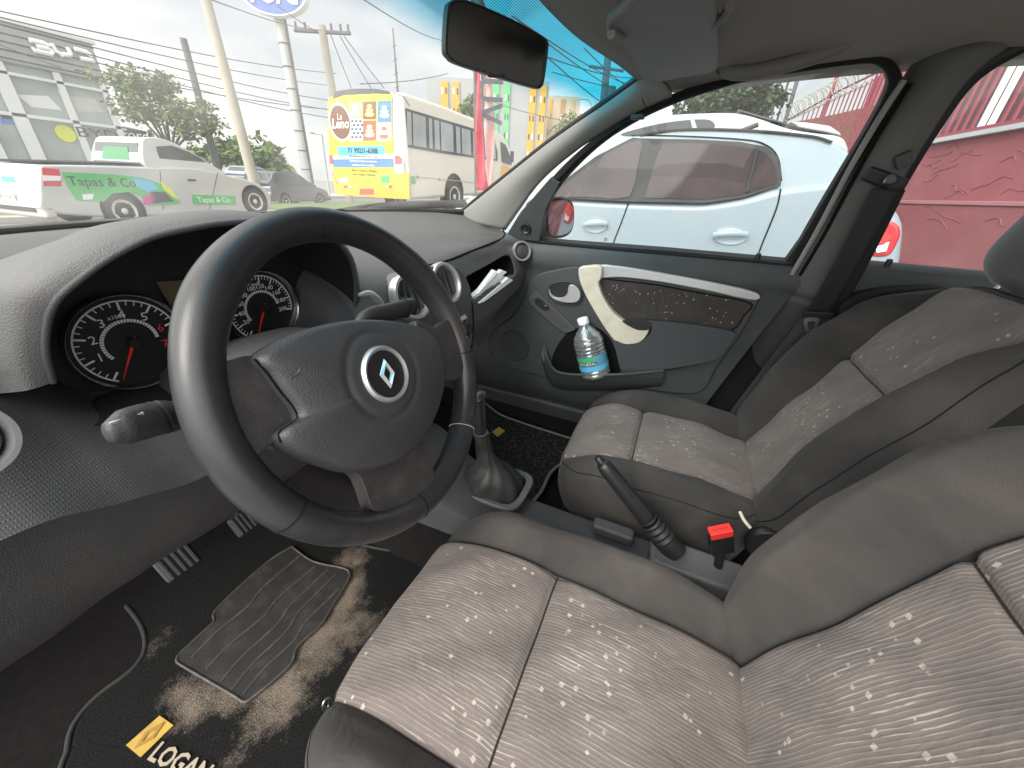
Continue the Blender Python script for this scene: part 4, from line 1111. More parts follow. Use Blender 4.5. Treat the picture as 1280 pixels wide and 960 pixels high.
# ------------------------------------------------------------------ rear-view mirror
mp_ = [(558,10),(563,1),(572,-2),(592,3),(640,24),(676,44),(685,52),(685,64),(680,102),(676,110),(668,110),(620,96),(572,80),(560,72),(555,60)]
MN = V((-.66, -.75, -.12)).normalized(); MO = P(620,55,x=.0)
mo = resample(spl([PP(a, b, MO, MN) for a, b in mp_], 6, True), 120, True); cm = sum(mo, V())/120
rv = thing('rear_view_mirror', 'black framed rear-view mirror hanging from the windscreen header', 'mirror', cm)
bk = -MN
rows = [[cm+(p-cm)*s+bk*d for p in mo] for s, d in ((.93,.002),(.95,-.0025),(.985,-.003),(1.0,.002),(1.0,.014),(.95,.024),(.7,.036),(.3,.042),(.02,.043))]
loft('mirror_housing', rows, M['black'], rv, closed=True, capends=False)
prism('mirror_glass', [cm+(p-cm)*.935+bk*.0005 for p in mo], bk*.002, mk('dim_mirror', (.060,.056,.052), .20, metal=1, dirt=(.10,.095,.09), dscale=9, damt=.5), rv, smooth=False)
tube('mirror_stalk', spl([cm+bk*.035, cm+bk*.06+V((0,0,.03)), P(612,-4,x=.06)+V((0,.03,.03)), P(640,-30,x=.06)], 5), .010, M['black'], rv)
box('dip_lever', cm-V((0,0,.034))+bk*.008, (.02,.014,.012), M['black'], rv, ex=RT, bevel=.003)

# ------------------------------------------------------------------ sun visor and grab handle
vz = 1.375
def PV(px, py, dz=0): return PP(px, py, V((.3,-.2,1.352-dz)), V((-.06, .10, 1)).normalized())
vis = [(757,34),(775,18),(800,-8),(850,-30),(888,-20),(893,10),(897,50),(897,78),(892,90),(860,96),(815,104),(800,98),(788,76),(778,60),(777,52),(762,48)]
vo = resample(spl([PV(a, b) for a, b in vis], 6, True), 120, True)
sv = thing('sun_visor', 'grey passenger sun visor folded up against the roof lining', 'sun visor', sum(vo, V())/120)
prism('visor_board', vo, (0, 0, .016), M['visor'], sv, bevel=.007, seg=3)
tube('visor_rod', [PV(893,30,-.004), PV(905,20,-.006), PV(912,8,-.01)], .006, M['visor'], sv)
tube('visor_clip', spl([PV(764,42,.004), PV(776,47,.002), PV(781,42,-.006), PV(786,52,-.012)], 4), .006, M['visor'], sv)
gh = spl([P(902,80,x=.50), P(912,90,x=.49), P(940,90,x=.485), P(985,80,x=.485), P(1030,66,x=.485), P(1058,52,x=.485), P(1070,40,x=.495), P(1069,34,x=.51)], 6)
gt = thing('grab_handle', 'grey curved grab handle on the roof lining above the passenger window', 'grab handle', gh[len(gh)//2])
tube('handle_bar', gh, [.012+.003*math.sin(PI*i/(len(gh)-1)) for i in range(len(gh))], M['visor'], gt, n=16, sy=.7, autosm=False)
for q in (gh[1], gh[-2]):
    lathe('handle_foot', [(.010,-.012),(.012,0),(.018,.010),(.022,.03)], q, (.5,0,.9), M['visor'], gt, n=20, capends=False)

# ------------------------------------------------------------------ centre console
cc = thing('centre_console', 'dark grey console on the floor tunnel between the seats', 'console', (0, -.1, .30))
def cz(y):  return .372+.05*sstep(-.05, .12, y)+.09*sstep(.10, .26, y)
rows = []
for i in range(70):
    y = .36-.95*i/69; w = .078+.020*sstep(-.05, .1, y); z = cz(y)
    q = [(-w-.012, .22), (-w, z-.02), (-w+.004, z-.004), (-w+.016, z), (w-.016, z), (w-.004, z-.004), (w, z-.02), (w+.012, .22)]
    rows.append([V((a, y, b)) for a, b in q])
loft('console_shell', rows, M['stack'] if False else M['dash'], cc, bevel=0)
gc = V((.0, .03, cz(.03)+.002))
gc = P(618,606,z=.398)
# gaiter surround
so_ = resample(spl([gc+V((a, b, 0)) for a, b in [(-.070,-.085),(0,-.10),(.070,-.085),(.078,0),(.068,.085),(0,.10),(-.068,.085),(-.078,0)]], 6, True), 60, True)
si_ = [gc+(p-gc)*.80 for p in so_]
ring('gaiter_surround', so_, si_, (0, 0, .012), M['stack'], cc, bevel=.004)
prism('gaiter_well', si_, (0, 0, .003), M['gap'], cc)
# front bin and small tray
ring('cup_rim', [gc+V((.0,.165,.02))+V((.042*math.cos(2*PI*i/40), .036*math.sin(2*PI*i/40), 0)) for i in range(40)], [gc+V((.0,.165,.02))+V((.034*math.cos(2*PI*i/40), .028*math.sin(2*PI*i/40), 0)) for i in range(40)], (0,0,.01), M['dash'], cc, bevel=.003)
gl_ = thing('gear_lever', 'gear lever with black rounded knob and grey leather gaiter', 'gear lever', gc)
ktop = P(597,492,x=.0); kb = P(601,540,x=.0)
pth = spl([ktop+V((-.004,0,.003)), ktop.lerp(kb, .12), ktop.lerp(kb, .4), ktop.lerp(kb, .75), kb], 6)
rr_ = [.004,.012,.018,.0215,.0225,.022,.021,.020,.0195,.019,.0185,.018,.018,.0175,.0175,.017,.017,.0165,.0165,.016,.016,.016,.016,.016,.016]
tube('gear_knob', pth, rr_[:len(pth)], mk('knob_plastic', (.022,.022,.023), .25, var=.1, coat=.3), gl_, n=28, sy=.85, autosm=False)
tube('knob_collar', [kb, kb+(kb-ktop).normalized()*.003], .0185, M['stack'], gl_, n=24)
rows = []; b0_ = kb+(kb-ktop).normalized()*.005
for k in range(34):
    q = k/33
    c = b0_.lerp(gc+V((0,0,.005)), q**.95)
    w = .018+.002*math.sin(q*20)+.050*sstep(.30, .95, q)**1.1; l = .018+.062*sstep(.28, .95, q)**1.1
    row = []
    for j in range(48):
        a = 2*PI*j/48; f = 1+.05*math.sin(a*5+q*6)*sstep(.1,.6,q)+.035*math.sin(a*9+q*14)
        e = 1+.18*sstep(.6,1,q)
        row.append(c+V((w*f*math.copysign(abs(math.cos(a))**(1/e), math.cos(a)), l*f*math.copysign(abs(math.sin(a))**(1/e), math.sin(a)), 0)))
    rows.append(row)
loft('gaiter', rows, M['boot'], gl_, closed=True, autosm=False)

# ------------------------------------------------------------------ handbrake
ht = P(752,578,x=.018); hbz = P(838,684,x=.018)
hb = thing('handbrake', 'raised black handbrake lever with ribbed gaiter between the seats', 'handbrake', (hbz.x, hbz.y, .38))
d_ = (hbz-ht)
pth = [ht+d_*q for q in [0, .02, .05, .10, .3, .5, .62, .70]]
tube('grip', pth, [.0115,.0155,.017,.0175,.0185,.0195,.020,.020], M['knob2'] if 'knob2' in M else mk('grip_plastic', (.016,.017,.018), .35, var=.1), hb, n=28, autosm=False)
tube('release_button', [ht-d_.normalized()*.016, ht-d_.normalized()*.013, ht+d_*.02], [.006,.0085,.0085], M['black'], hb, n=20)
pts = []; rs_ = []
for k in range(61):
    q = k/60; pts.append(ht+d_*(.66+.40*q)); rs_.append(.021+.007*q+(.0028*math.cos(q*2*PI*7) if q < .62 else 0))
tube('ribbed_gaiter', pts, rs_, M['rubber'], hb, n=28, sy=.9, autosm=False)
box('base_shroud', hbz+V((-.004,-.06,-.035)), (.085,.20,.05), M['stack'], cc, bevel=.012)
box('shroud_wing', P(766,664,z=.395), (.036,.10,.03), M['dash'], cc, bevel=.008)

# belt buckle
bt = P(900,663,x=-.005); bb_ = P(903,705,x=.03)
bk_ = thing('belt_buckle', 'red-topped seat belt buckle standing between the two seats', 'belt buckle', bb_-V((0,0,.05)))
ez = (bt-bb_).normalized(); exb = (RT-ez*ez.dot(RT)).normalized(); eyb = ez.cross(exb)
box('buckle_body', bt-ez*.042, (.046,.022,.068), M['black'], bk_, ex=exb, ey=eyb, bevel=.004)
box('press_button', bt-ez*.003+eyb*-.001, (.043,.020,.020), M['red'], bk_, ex=exb, ey=eyb, bevel=.002)
box('latch_slot', bt+ez*.005+eyb*.004, (.030,.005,.003), M['gap'], bk_, ex=exb, ey=eyb, bevel=0)
for k in range(5): box('slot_tooth', bt+ez*.0056-eyb*.001+exb*(-.012+.006*k), (.0018,.003,.003), M['gap'], bk_, ex=exb, ey=eyb, bevel=0)
tube('buckle_stem', [bt-ez*.07, bb_-V((0,0,.05))], .009, M['blackmat'], bk_)

# ------------------------------------------------------------------ pedals
def pedal(name, label, px, py, w, h):
    c = P(px, py, y=.50); t = thing(name, label, 'pedal', (c.x, .56, .30), group='foot pedals')
    n_ = V((0, -.80, .60)); ex = V((1, 0, 0)); ey = n_.cross(ex)
    box('pedal_pad', c, (w, h, .014), M['rubber'], t, ex=ex, ey=ey, bevel=.008)
    for k in range(-2, 3): box('pad_rib', c+ex*(k*w*.18)+n_*.008, (w*.09, h*.86, .004), M['low'], t, ex=ex, ey=ey, bevel=.001)
    tube('pedal_arm', spl([c-n_*.008, c+V((0,.05,.10)), c+V((0,.06,.22))], 5), .009, M['black'], t)
pedal('foot_pedal', 'ribbed clutch pedal showing below the knee panel, nearer the left', 222, 702, .062, .056)
pedal('foot_pedal', 'foot pedal half hidden under the bottom of the steering wheel', 306, 652, .056, .052)

# ------------------------------------------------------------------ floor mats
FZ = .226
fm = thing('driver_floor_mat', 'worn black driver floor mat with sandy dirt, rubber heel pad and yellow badge', 'floor mat', (-.40, .40, FZ))
matm, nt, Nn, Ln, Bn = nm('mat_pile')
tcn = Nn.new('ShaderNodeTexCoord')
def nz(scale, det, rough=.5, dist=0):
    n = Nn.new('ShaderNodeTexNoise'); n.inputs['Scale'].default_value = scale; n.inputs['Detail'].default_value = det; n.inputs['Roughness'].default_value = rough; n.inputs['Distortion'].default_value = dist
    Ln.new(tcn.outputs['Object'], n.inputs['Vector']); return n.outputs['Fac']
def mm(op, a, b):
    n = Nn.new('ShaderNodeMath'); n.operation = op
    for i, q in enumerate((a, b)):
        if isinstance(q, (int, float)): n.inputs[i].default_value = q
        else: Ln.new(q, n.inputs[i])
    return n.outputs[0]
def attrv(nme):
    a = Nn.new('ShaderNodeAttribute'); a.attribute_name = nme; return a.outputs['Fac']
thr = mm('ADD', mm('MULTIPLY', attrv('dirt'), .62), mm('MULTIPLY', mm('SUBTRACT', nz(26, 10, .72), .5), 1.15))
thr = mm('ADD', thr, mm('MULTIPLY', mm('SUBTRACT', nz(330, 3, .6), .5), .55))
mr = Nn.new('ShaderNodeMapRange'); mr.inputs[1].default_value = .24; mr.inputs[2].default_value = .66; Ln.new(thr, mr.inputs[0])
mxn = Nn.new('ShaderNodeMix'); mxn.data_type = 'RGBA'; mxn.inputs['A'].default_value = (.013,.013,.013,1); mxn.inputs['B'].default_value = (.19,.155,.122,1)
Ln.new(mr.outputs[0], mxn.inputs['Factor'])
mx3 = Nn.new('ShaderNodeMix'); mx3.data_type = 'RGBA'; mx3.blend_type = 'MULTIPLY'; mx3.inputs['Factor'].default_value = .8
Ln.new(mxn.outputs['Result'], mx3.inputs['A'])
sp_ = Nn.new('ShaderNodeMapRange'); sp_.inputs[1].default_value = .35; sp_.inputs[2].default_value = .65; sp_.inputs[3].default_value = .4; sp_.inputs[4].default_value = 1.3; Ln.new(nz(520, 2), sp_.inputs[0])
cbn = Nn.new('ShaderNodeCombineColor'); [Ln.new(sp_.outputs[0], cbn.inputs[i]) for i in range(3)]
Ln.new(cbn.outputs[0], mx3.inputs['B']); Ln.new(mx3.outputs['Result'], Bn.inputs['Base Color'])
Bn.inputs['Roughness'].default_value = 1; Bn.inputs['Specular IOR Level'].default_value = .1
bn = Nn.new('ShaderNodeBump'); bn.inputs['Strength'].default_value = 1; bn.inputs['Distance'].default_value = .002; Ln.new(nz(420, 3), bn.inputs['Height']); Ln.new(bn.outputs['Normal'], Bn.inputs['Normal'])
M['mat'] = matm
outl = [(92,990),(86,940),(95,905),(125,870),(165,840),(182,815),(178,785),(155,755),(132,736),(200,700),(270,660),(350,655),(440,680),(520,698),(540,720),(560,800),(520,1010),(300,1050)]
mo_ = resample(spl([P(a, b, z=FZ) for a, b in outl], 6, True), 160, True)
cm_ = sum(mo_, V())/160
blobs = [(P(395,800,z=FZ),.085,1.0),(P(300,860,z=FZ),.05,.9),(P(430,740,z=FZ),.06,.95),(P(440,700,z=FZ),.05,.8),(P(230,865,z=FZ),.05,.75),(P(200,800,z=FZ),.035,.55),(P(350,880,z=FZ),.05,.9),(P(240,900,z=FZ),.035,.6),(P(460,790,z=FZ),.05,.5),(P(300,940,z=FZ),.04,.45)]
vs = []; at = []
NRm = 50
def dirt_at(p):
    return min(1.2, sum(a*math.exp(-((p-c).length/r)**2) for c, r, a in blobs))
vs.append(cm_+V((0,0,.006))); at.append(dirt_at(cm_))
for i in range(1, NRm+1):
    r = i/NRm
    for p in mo_:
        q = cm_+(p-cm_)*r; vs.append(q+V((0,0,.006 if r < 1 else .0))); at.append(dirt_at(q))
fs = [(0, 1+j, 1+(j+1) % 160) for j in range(160)]
for i in range(NRm-1):
    for j in range(160):
        jj = (j+1) % 160; fs.append((1+i*160+j, 1+(i+1)*160+j, 1+(i+1)*160+jj, 1+i*160+jj))
mesh('mat_pile', vs, fs, M['mat'], fm, attrs={'dirt': at})
tube('mat_binding', [p+V((0,0,.005)) for p in mo_], .0045, mk('binding', (.026,.025,.024), .8, var=.3, vscale=60), fm, n=8, closed=True)
# rubber heel pad with raised ribs
hp_px = [(362,685),(368,686),(392,702),(428,710),(437,716),(434,728),(414,760),(402,780),(372,808),(365,828),(342,850),(312,874),(304,877),(290,868),(228,832),(222,826),(224,818),(258,786),(268,776),(272,760),(330,706)]
hpz = FZ+.012
hpo = resample(spl([P(a, b, z=hpz) for a, b in hp_px], 5, True), 140, True)
prism('heel_pad', [p-V((0,0,.006)) for p in hpo], (0,0,.006), mk('heel_rubber', (.020,.019,.018), .6, var=.3, vscale=30, dirt=(.08,.07,.06), dscale=30, damt=.4, bump=.6, bscale=300), fm, bevel=.001)
rbm = mk('rib_rubber', (.050,.046,.042), .6, dirt=(.16,.13,.10), dscale=60, damt=.7)
tube('pad_edge', hpo, .0028, rbm, fm, n=6, closed=True)
for a, b in (((376,694),(240,822)), ((394,708),(258,836)), ((410,712),(276,852)), ((420,718),(290,862)), ((424,736),(304,868))):
    mid = ((a[0]+b[0])/2+4, (a[1]+b[1])/2-2)
    pts_ = spl([P(*a, z=hpz), P(a[0]*.7+b[0]*.3-5, a[1]*.7+b[1]*.3+1, z=hpz), P(*mid, z=hpz), P(a[0]*.25+b[0]*.75-3, a[1]*.25+b[1]*.75, z=hpz), P(*b, z=hpz)], 6)
    tube('pad_rib', pts_, .0028, rbm, fm, n=6)
# yellow badge with a diamond, and the lettering
yb = [P(a, b, z=FZ+.008) for a, b in [(158,932),(200,895),(217,907),(176,947)]]
ybo = prism('mat_badge', yb, (0,0,.002), M['yellow'], fm, smooth=False)
cy_ = sum(yb, V())/4; e1 = (yb[1]-yb[0]).normalized(); e2 = (yb[3]-yb[0]).normalized()
dd = [cy_+V((0,0,.003))+e1*a+e2*b for a, b in ((-.022,0),(0,-.011),(.022,0),(0,.011))]
c3 = sum(dd, V())/4
ring('badge_diamond', dd, [c3+(p-c3)*.5 for p in dd], (0,0,.001), mk('badge_brown', (.30,.18,.04), .8), fm)  # diamond in a browner tone of the badge yellow
t0 = P(194,936,z=FZ+.008); t1 = P(262,968,z=FZ+.008)
tex = (t1-t0).normalized(); tey = V((0,0,1)).cross(tex)
text('mat_lettering', 'LOGAN', t0+tey*-.003, tex, tey, .034, M['tan'], fm, ext=.001, align='LEFT', bold=.0008)
# dead pedal side carpet: raised hump at the far left
# passenger mat
pm = thing('passenger_floor_mat', 'black passenger floor mat with pale binding and small yellow badge', 'floor mat', (.42, .25, FZ))
po_px = [(598,505),(625,520),(660,533),(700,546),(740,560),(715,575),(690,590),(672,622),(640,640),(600,600),(590,550)]
po_ = resample(spl([P(a, b, z=FZ+.02) for a, b in po_px[:10]], 5, True), 100, True)
c5 = sum(po_, V())/100
prism('mat_pile', po_, (0,0,.008), mk('mat_pile_speckled', (.016,.016,.016), 1, var=.4, vscale=90, bump=1, bscale=420, dirt=(.11,.10,.085), dscale=75, damt=.8, spec=.1), pm)
tube('mat_binding', [p+V((0,0,.006)) for p in po_], .006, mk('binding_pale', (.17,.15,.13), .8, var=.3, vscale=30), pm, n=8, closed=True)
prism('mat_badge', [P(a, b, z=FZ+.030) for a, b in [(615,540),(624,534),(631,539),(622,546)]], (0,0,.002), M['yellow'], pm, smooth=False)
tt0 = P(606,541,z=FZ+.030)
text('mat_lettering', 'LOGAN', P(600,536,z=FZ+.030), (P(610,542,z=FZ+.03)-P(600,536,z=FZ+.03)), V((0,0,1)).cross(P(610,542,z=FZ+.03)-P(600,536,z=FZ+.03)), .03, M['tan'], pm, ext=.001, align='CENTER')

# ------------------------------------------------------------------ water bottle in the pocket
bB = P(746,470,x=.600); bT = P(728,398,x=.600); ax_ = (bT-bB); Lb = ax_.length; ax_.normalize()
bo = thing('water_bottle', 'clear plastic water bottle with blue and green label and white cap in the door pocket', 'bottle', bB)
pf = [(0,.004),(.040,0),(.049,.005),(.0515,.014)]
for k in range(60):
    h = .012+(Lb*.60-.012)*k/59; r = .052+(.0016*math.sin(k*1.0) if (k < 12 or k > 38) else 0)
    pf.append((r, h))
for k in range(1, 22):
    q = k/21; h = Lb*(.60+.31*q); r = .052-(.052-.017)*sstep(0, 1, q**1.3)+.0012*math.sin(q*22)*(1-q); pf.append((r, h))
pf.append((.017, Lb*.93))
lathe('bottle_body', pf, bB, ax_, M['pet'], bo, n=40, capends=False)
lathe('water', [(0,.006),(.046,.006),(.0495,.014),(.0495,Lb*.20),(0,Lb*.20)], bB, ax_, M['pet'], bo, n=32, capends=False)
lathe('bottle_cap', [(.019,Lb*.91),(.0195,Lb*.92),(.0195,Lb*.995),(.017,Lb*1.01),(0,Lb*1.01)], bB, ax_, M['paper'], bo, n=32, capends=False)
lb = lathe('bottle_label', [(.0530,Lb*.16),(.0535,Lb*.17),(.0535,Lb*.40),(.0530,Lb*.41)], bB, ax_, mk('label_film', (.10,.30,.40), .25), bo, n=48, capends=False)
a_, u_, w_ = basis(ax_)
tocam = (CAMP-bB); tocam = (tocam-ax_*tocam.dot(ax_)).normalized(); side = ax_.cross(tocam)
def onb(ang, h, r=.0545): return bB+ax_*h+(tocam*math.cos(ang)+side*math.sin(ang))*r
def patch(name, a0, a1, h0, h1, mat, r=.0541, wav=0):
    rows = [[onb(a0+(a1-a0)*i/16, h0+(h1-h0)*j+wav*math.sin(i*.5), r) for i in range(17)] for j in (0, 1)]
    return loft(name, rows, mat, lb, smooth=True)
patch('label_band', -1.6, 1.6, Lb*.17, Lb*.25, M['cyan'], .0540, .002)
patch('label_band', -1.5, .1, Lb*.33, Lb*.40, M['green'], .0540, .003)
patch('label_band', -1.0, .2, Lb*.265, Lb*.325, M['ink'], .0543, .0)
for i, ch in enumerate('MINERAL'):
    an = -.85+.16*i; c = onb(an, Lb*.295, .0550); tn = -tocam*math.sin(an)+side*math.cos(an)
    text('label_letter', ch, c, tn, ax_, .015, M['white'], lb, ext=.0001)

# ------------------------------------------------------------------ wiper outside the glass
wp_ = thing('windscreen_wiper', 'black windscreen wiper parked along the base of the glass', 'wiper', P(520,258,x=.6))
w0 = spl([P(444,272,x=.32), P(470,262,x=.40), P(520,256,x=.52), P(583,256,x=.70)], 8)
tube('wiper_arm', w0, [.010+.004*math.sin(PI*i/(len(w0)-1)) for i in range(len(w0))], M['rubber'], wp_, n=8)
w1 = spl([P(420,264,x=.25), P(450,259,x=.36), P(500,254,x=.50), P(582,252,x=.72)], 8)
tube('wiper_blade', w1, .006, M['rubber'], wp_, n=8)
w2 = spl([P(-10,312,y=.78), P(40,300,y=.80), P(112,288,y=.83)], 8)
wq = thing('windscreen_wiper', 'black wiper arm low in the left corner of the windscreen', 'wiper', w2[0])
tube('wiper_arm', w2, .010, M['rubber'], wq, n=8)

# ================================================================== the street outside
def sheet(name, pts, z, mat):
    o_ = mesh(name, [V((a, b, z)) for a, b in pts], [tuple(range(len(pts)))], mat, None, smooth=False, loc=(0, 0, 0)); o_['kind'] = 'structure'; return o_
sheet('ground', [(-1500,-1500),(1500,-1500),(1500,1500),(-1500,1500)], -.02, mk('ground', (.20,.20,.185), .95, var=.2, vscale=.2))
sheet('road', [(-80,3.5),(120,3.5),(120,12.6),(-80,12.6)], 0, M['asphalt'])
sheet('road_far', [(-80,17),(160,17),(160,24),(-80,24)], 0, M['asphalt'])
sheet('forecourt', [(-12,-9),(14,-9),(14,3.2),(-12,3.2)], .0, mk('paving', (.30,.29,.27), .9, var=.12, bump=.3, bscale=40))
def slab(name, x0, x1, y0, y1, z0, z1, mat):
    o_ = box(name, ((x0+x1)/2, (y0+y1)/2, (z0+z1)/2), (x1-x0, y1-y0, z1-z0), mat, bevel=.02); o_['kind'] = 'structure'; return o_
slab('kerb', -80, 120, 12.6, 12.9, -.01, .13, M['kerb'])
slab('median_verge', -80, 120, 12.9, 17, -.01, .12, M['grass'])
slab('pavement', -80, 120, 24, 29.5, -.01, .14, M['kerb'])

# generic vehicle wheel
def wheel(parent, c, ax, R=.30, w=.19):
    ax = V(ax).normalized()
    wh = lathe('wheel', [(R*.60,-.04),(R*.66,-.0),(R*.9,0),(R,-.02),(R,-w+.02),(R*.9,-w),(R*.5,-w)], c, ax, M['tyre'], parent, n=36)
    lathe('rim', [(0,-.004),(R*.16,-.004),(R*.2,-.018),(R*.55,-.010),(R*.62,.0),(R*.66,.006),(R*.68,-.01)], c, ax, M['rim'], wh, n=36, capends=False)
    a_, u_, w_ = basis(ax)
    for k in range(5):
        t_ = 2*PI*k/5+.3; d_ = u_*math.cos(t_)+w_*math.sin(t_); e_ = ax.cross(d_)
        prism('rim_slot', [V(c)-ax*.012+d_*R*.26+e_*R*.03, V(c)-ax*.008+d_*R*.53+e_*R*.17, V(c)-ax*.008+d_*R*.53-e_*R*.02], ax*.004, M['black'], wh, smooth=False)
def arch(parent, c, ax, R):
    ax = V(ax).normalized(); lathe('wheel_arch', [(0,.004),(R,.004)], c, ax, M['gap'], parent, n=36, capends=False)

# ---- white decorated pickup --------------------------------------------------
hd = rad(83.6); PDr = V((math.sin(hd), math.cos(hd), 0)); PNr = V((math.cos(hd), -math.sin(hd), 0)); PO = V((3.494, 9.691, .08))
def S(px, py, off=0): return PP(px, py, PO+PNr*off, PNr)
pk_ = thing('pickup_truck', 'white compact pickup with green graphics on its side driving past', 'pickup truck', PO-PNr*.8)
low_ = [(56,264),(50,246),(50,210),(56,206),(130,207),(187,209),(240,210),(285,219),(312,226),(330,234),(339,246),(339,257),(334,262),(300,266),(190,270),(120,271)]
lo3 = resample(spl([S(a, b) for a, b in low_], 4, True), 110, True)
body = prism('body', lo3, -PNr*1.62, M['carwhite'], pk_, bevel=.07, seg=3)
cab_ = [(186,211),(183,178),(190,172),(208,173),(228,181),(248,193),(270,208),(284,219),(240,216)]
def taper_side(name, pts3, w, inset, mat, parent, bev=.05):
    zs = [p.z for p in pts3]; z0, z1 = min(zs), max(zs); n_ = len(pts3)
    ins = [inset*(p.z-z0)/(z1-z0) for p in pts3]
    vs = [p-PNr*i for p, i in zip(pts3, ins)]+[p-PNr*(w-i) for p, i in zip(pts3, ins)]
    fs = [tuple(range(n_)), tuple(range(2*n_-1, n_-1, -1))]+[(i, (i+1) % n_, n_+(i+1) % n_, n_+i) for i in range(n_)]
    return mesh(name, vs, fs, mat, parent, True, bev)
cb = taper_side('cab', resample(spl([S(a, b) for a, b in cab_], 4, True), 60, True), 1.62, .14, M['carwhite'], pk_)
prism('cab_window', [S(a, b, -.085) for a, b in [(195,183),(214,182),(236,190),(262,205),(278,217),(250,216),(205,213),(199,202)]], PNr*.03, M['carglass'], pk_, bevel=.004)
r0, r1 = S(185,207), S(184,179)
rb_ = [r0-PNr*.10-V((0,0,.0)), r1-PNr*.22, r1-PNr*1.42, r0-PNr*1.52]
prism('rear_window', [p-PDr*.05 for p in rb_], PDr*.04, M['carglass'], pk_, bevel=.01)
pa = [p-PDr*.056+(sum(rb_, V())/4-p)*.42 for p in rb_]
prism('window_sticker', pa, -PDr*.002, mk('sticker_green', (.03,.20,.07), .5), pk_, smooth=False)
tb = [S(56,207,.0)-PNr*.06+V((0,0,.03)), S(180,209,0)-PNr*.06+V((0,0,.03))]
prism('bed_cover', [tb[0], tb[1], tb[1]-PNr*1.5, tb[0]-PNr*1.5], V((0,0,.03)), M['blackmat'], pk_, bevel=.01)
tail = prism('tail_lamp', [S(a, b, .004) for a, b in [(52,209),(74,211),(77,222),(77,233),(54,233)]], -PNr*.16, M['lampred'], pk_, bevel=.01)
prism('lamp_band', [S(a, b, .012) for a, b in [(53,219),(76,220),(76,226),(54,226)]], PNr*.004, M['lampclear'], tail, smooth=False)
gdec = [(77,215),(100,216),(140,218),(178,222),(198,229),(214,240),(226,254),(205,256),(186,256),(181,247),(160,240),(140,242),(130,252),(96,250),(86,236)]
prism('green_graphic', [S(a, b, .006) for a, b in gdec], PNr*.004, M['green'], pk_, smooth=False)
for pts_, m_ in (([(166,222),(188,226),(200,236),(184,240),(170,232)], 'cyan'), ([(188,240),(206,240),(218,252),(190,254)], 'ink'), ([(178,246),(190,240),(196,254),(180,256)], 'magenta'), ([(200,226),(212,234),(224,250),(216,246),(204,236)], 'lime'), ([(103,243),(117,242),(116,249),(104,250)], 'white')):
    prism('graphic_patch', [S(a, b, .012) for a, b in pts_], PNr*.003, M[m_], pk_, smooth=False)
text('side_lettering', 'Tapas & Co', S(130,228,.014), PDr, V((0,0,1)), .21, M['ink'], pk_, ext=.002)
prism('door_strip', [S(a, b, .006) for a, b in [(240,243),(294,245),(295,256),(241,255)]], PNr*.004, M['green'], pk_, smooth=False)
text('side_lettering', 'Tapas & Co', S(268,250,.012), PDr, V((0,0,1)), .16, M['white'], pk_, ext=.002)
tube('door_gap', [S(200,214,.002), S(204,262,.002)], .006, M['gap'], pk_, n=6)
tube('door_gap', [S(272,216,.002), S(262,262,.002)], .006, M['gap'], pk_, n=6)
box('door_handle', S(240,225,.01), (.16,.03,.03), M['black'], pk_, ex=PDr, ey=-PNr)
for q in ((156,264), (319,252)):
    c = S(*q, .0); arch(pk_, c+V((0,0,.02)), PNr, .36); wheel(pk_, c+PNr*.015, PNr, .305)
for q in ((156,264), (319,252)):
    c = S(*q, .0)-PNr*1.45; wheel(pk_, c, PNr, .305)
c = S(52,240,0)-PNr*.8
text('plate_lettering', 'RDO 4J21', c-PDr*.13+V((0,0,-.10)), -PNr*-1*-1, V((0,0,1)), .10, M['ink'], pk_, ext=.001)
box('number_plate', c-PDr*.10+V((0,0,-.10)), (.02,.42,.14), M['paper'], pk_, ex=PDr, ey=PNr)
box('rear_bumper', c+PDr*.0+V((0,0,-.30)), (.16,1.6,.22), M['carwhite'], pk_, ex=PDr, ey=PNr, bevel=.05)
box('bumper_step', c-PDr*.085+V((0,0,-.28)), (.02,1.2,.07), M['black'], pk_, ex=PDr, ey=PNr)
for k, (w_, m_) in enumerate(((.5,'lime'),(.35,'cyan'))): box('tailgate_mark', c-PDr*.10+PNr*(-.3+.6*k)+V((0,0,.16)), (.006,w_,.08), M[m_], pk_, ex=PDr, ey=PNr, bevel=0)

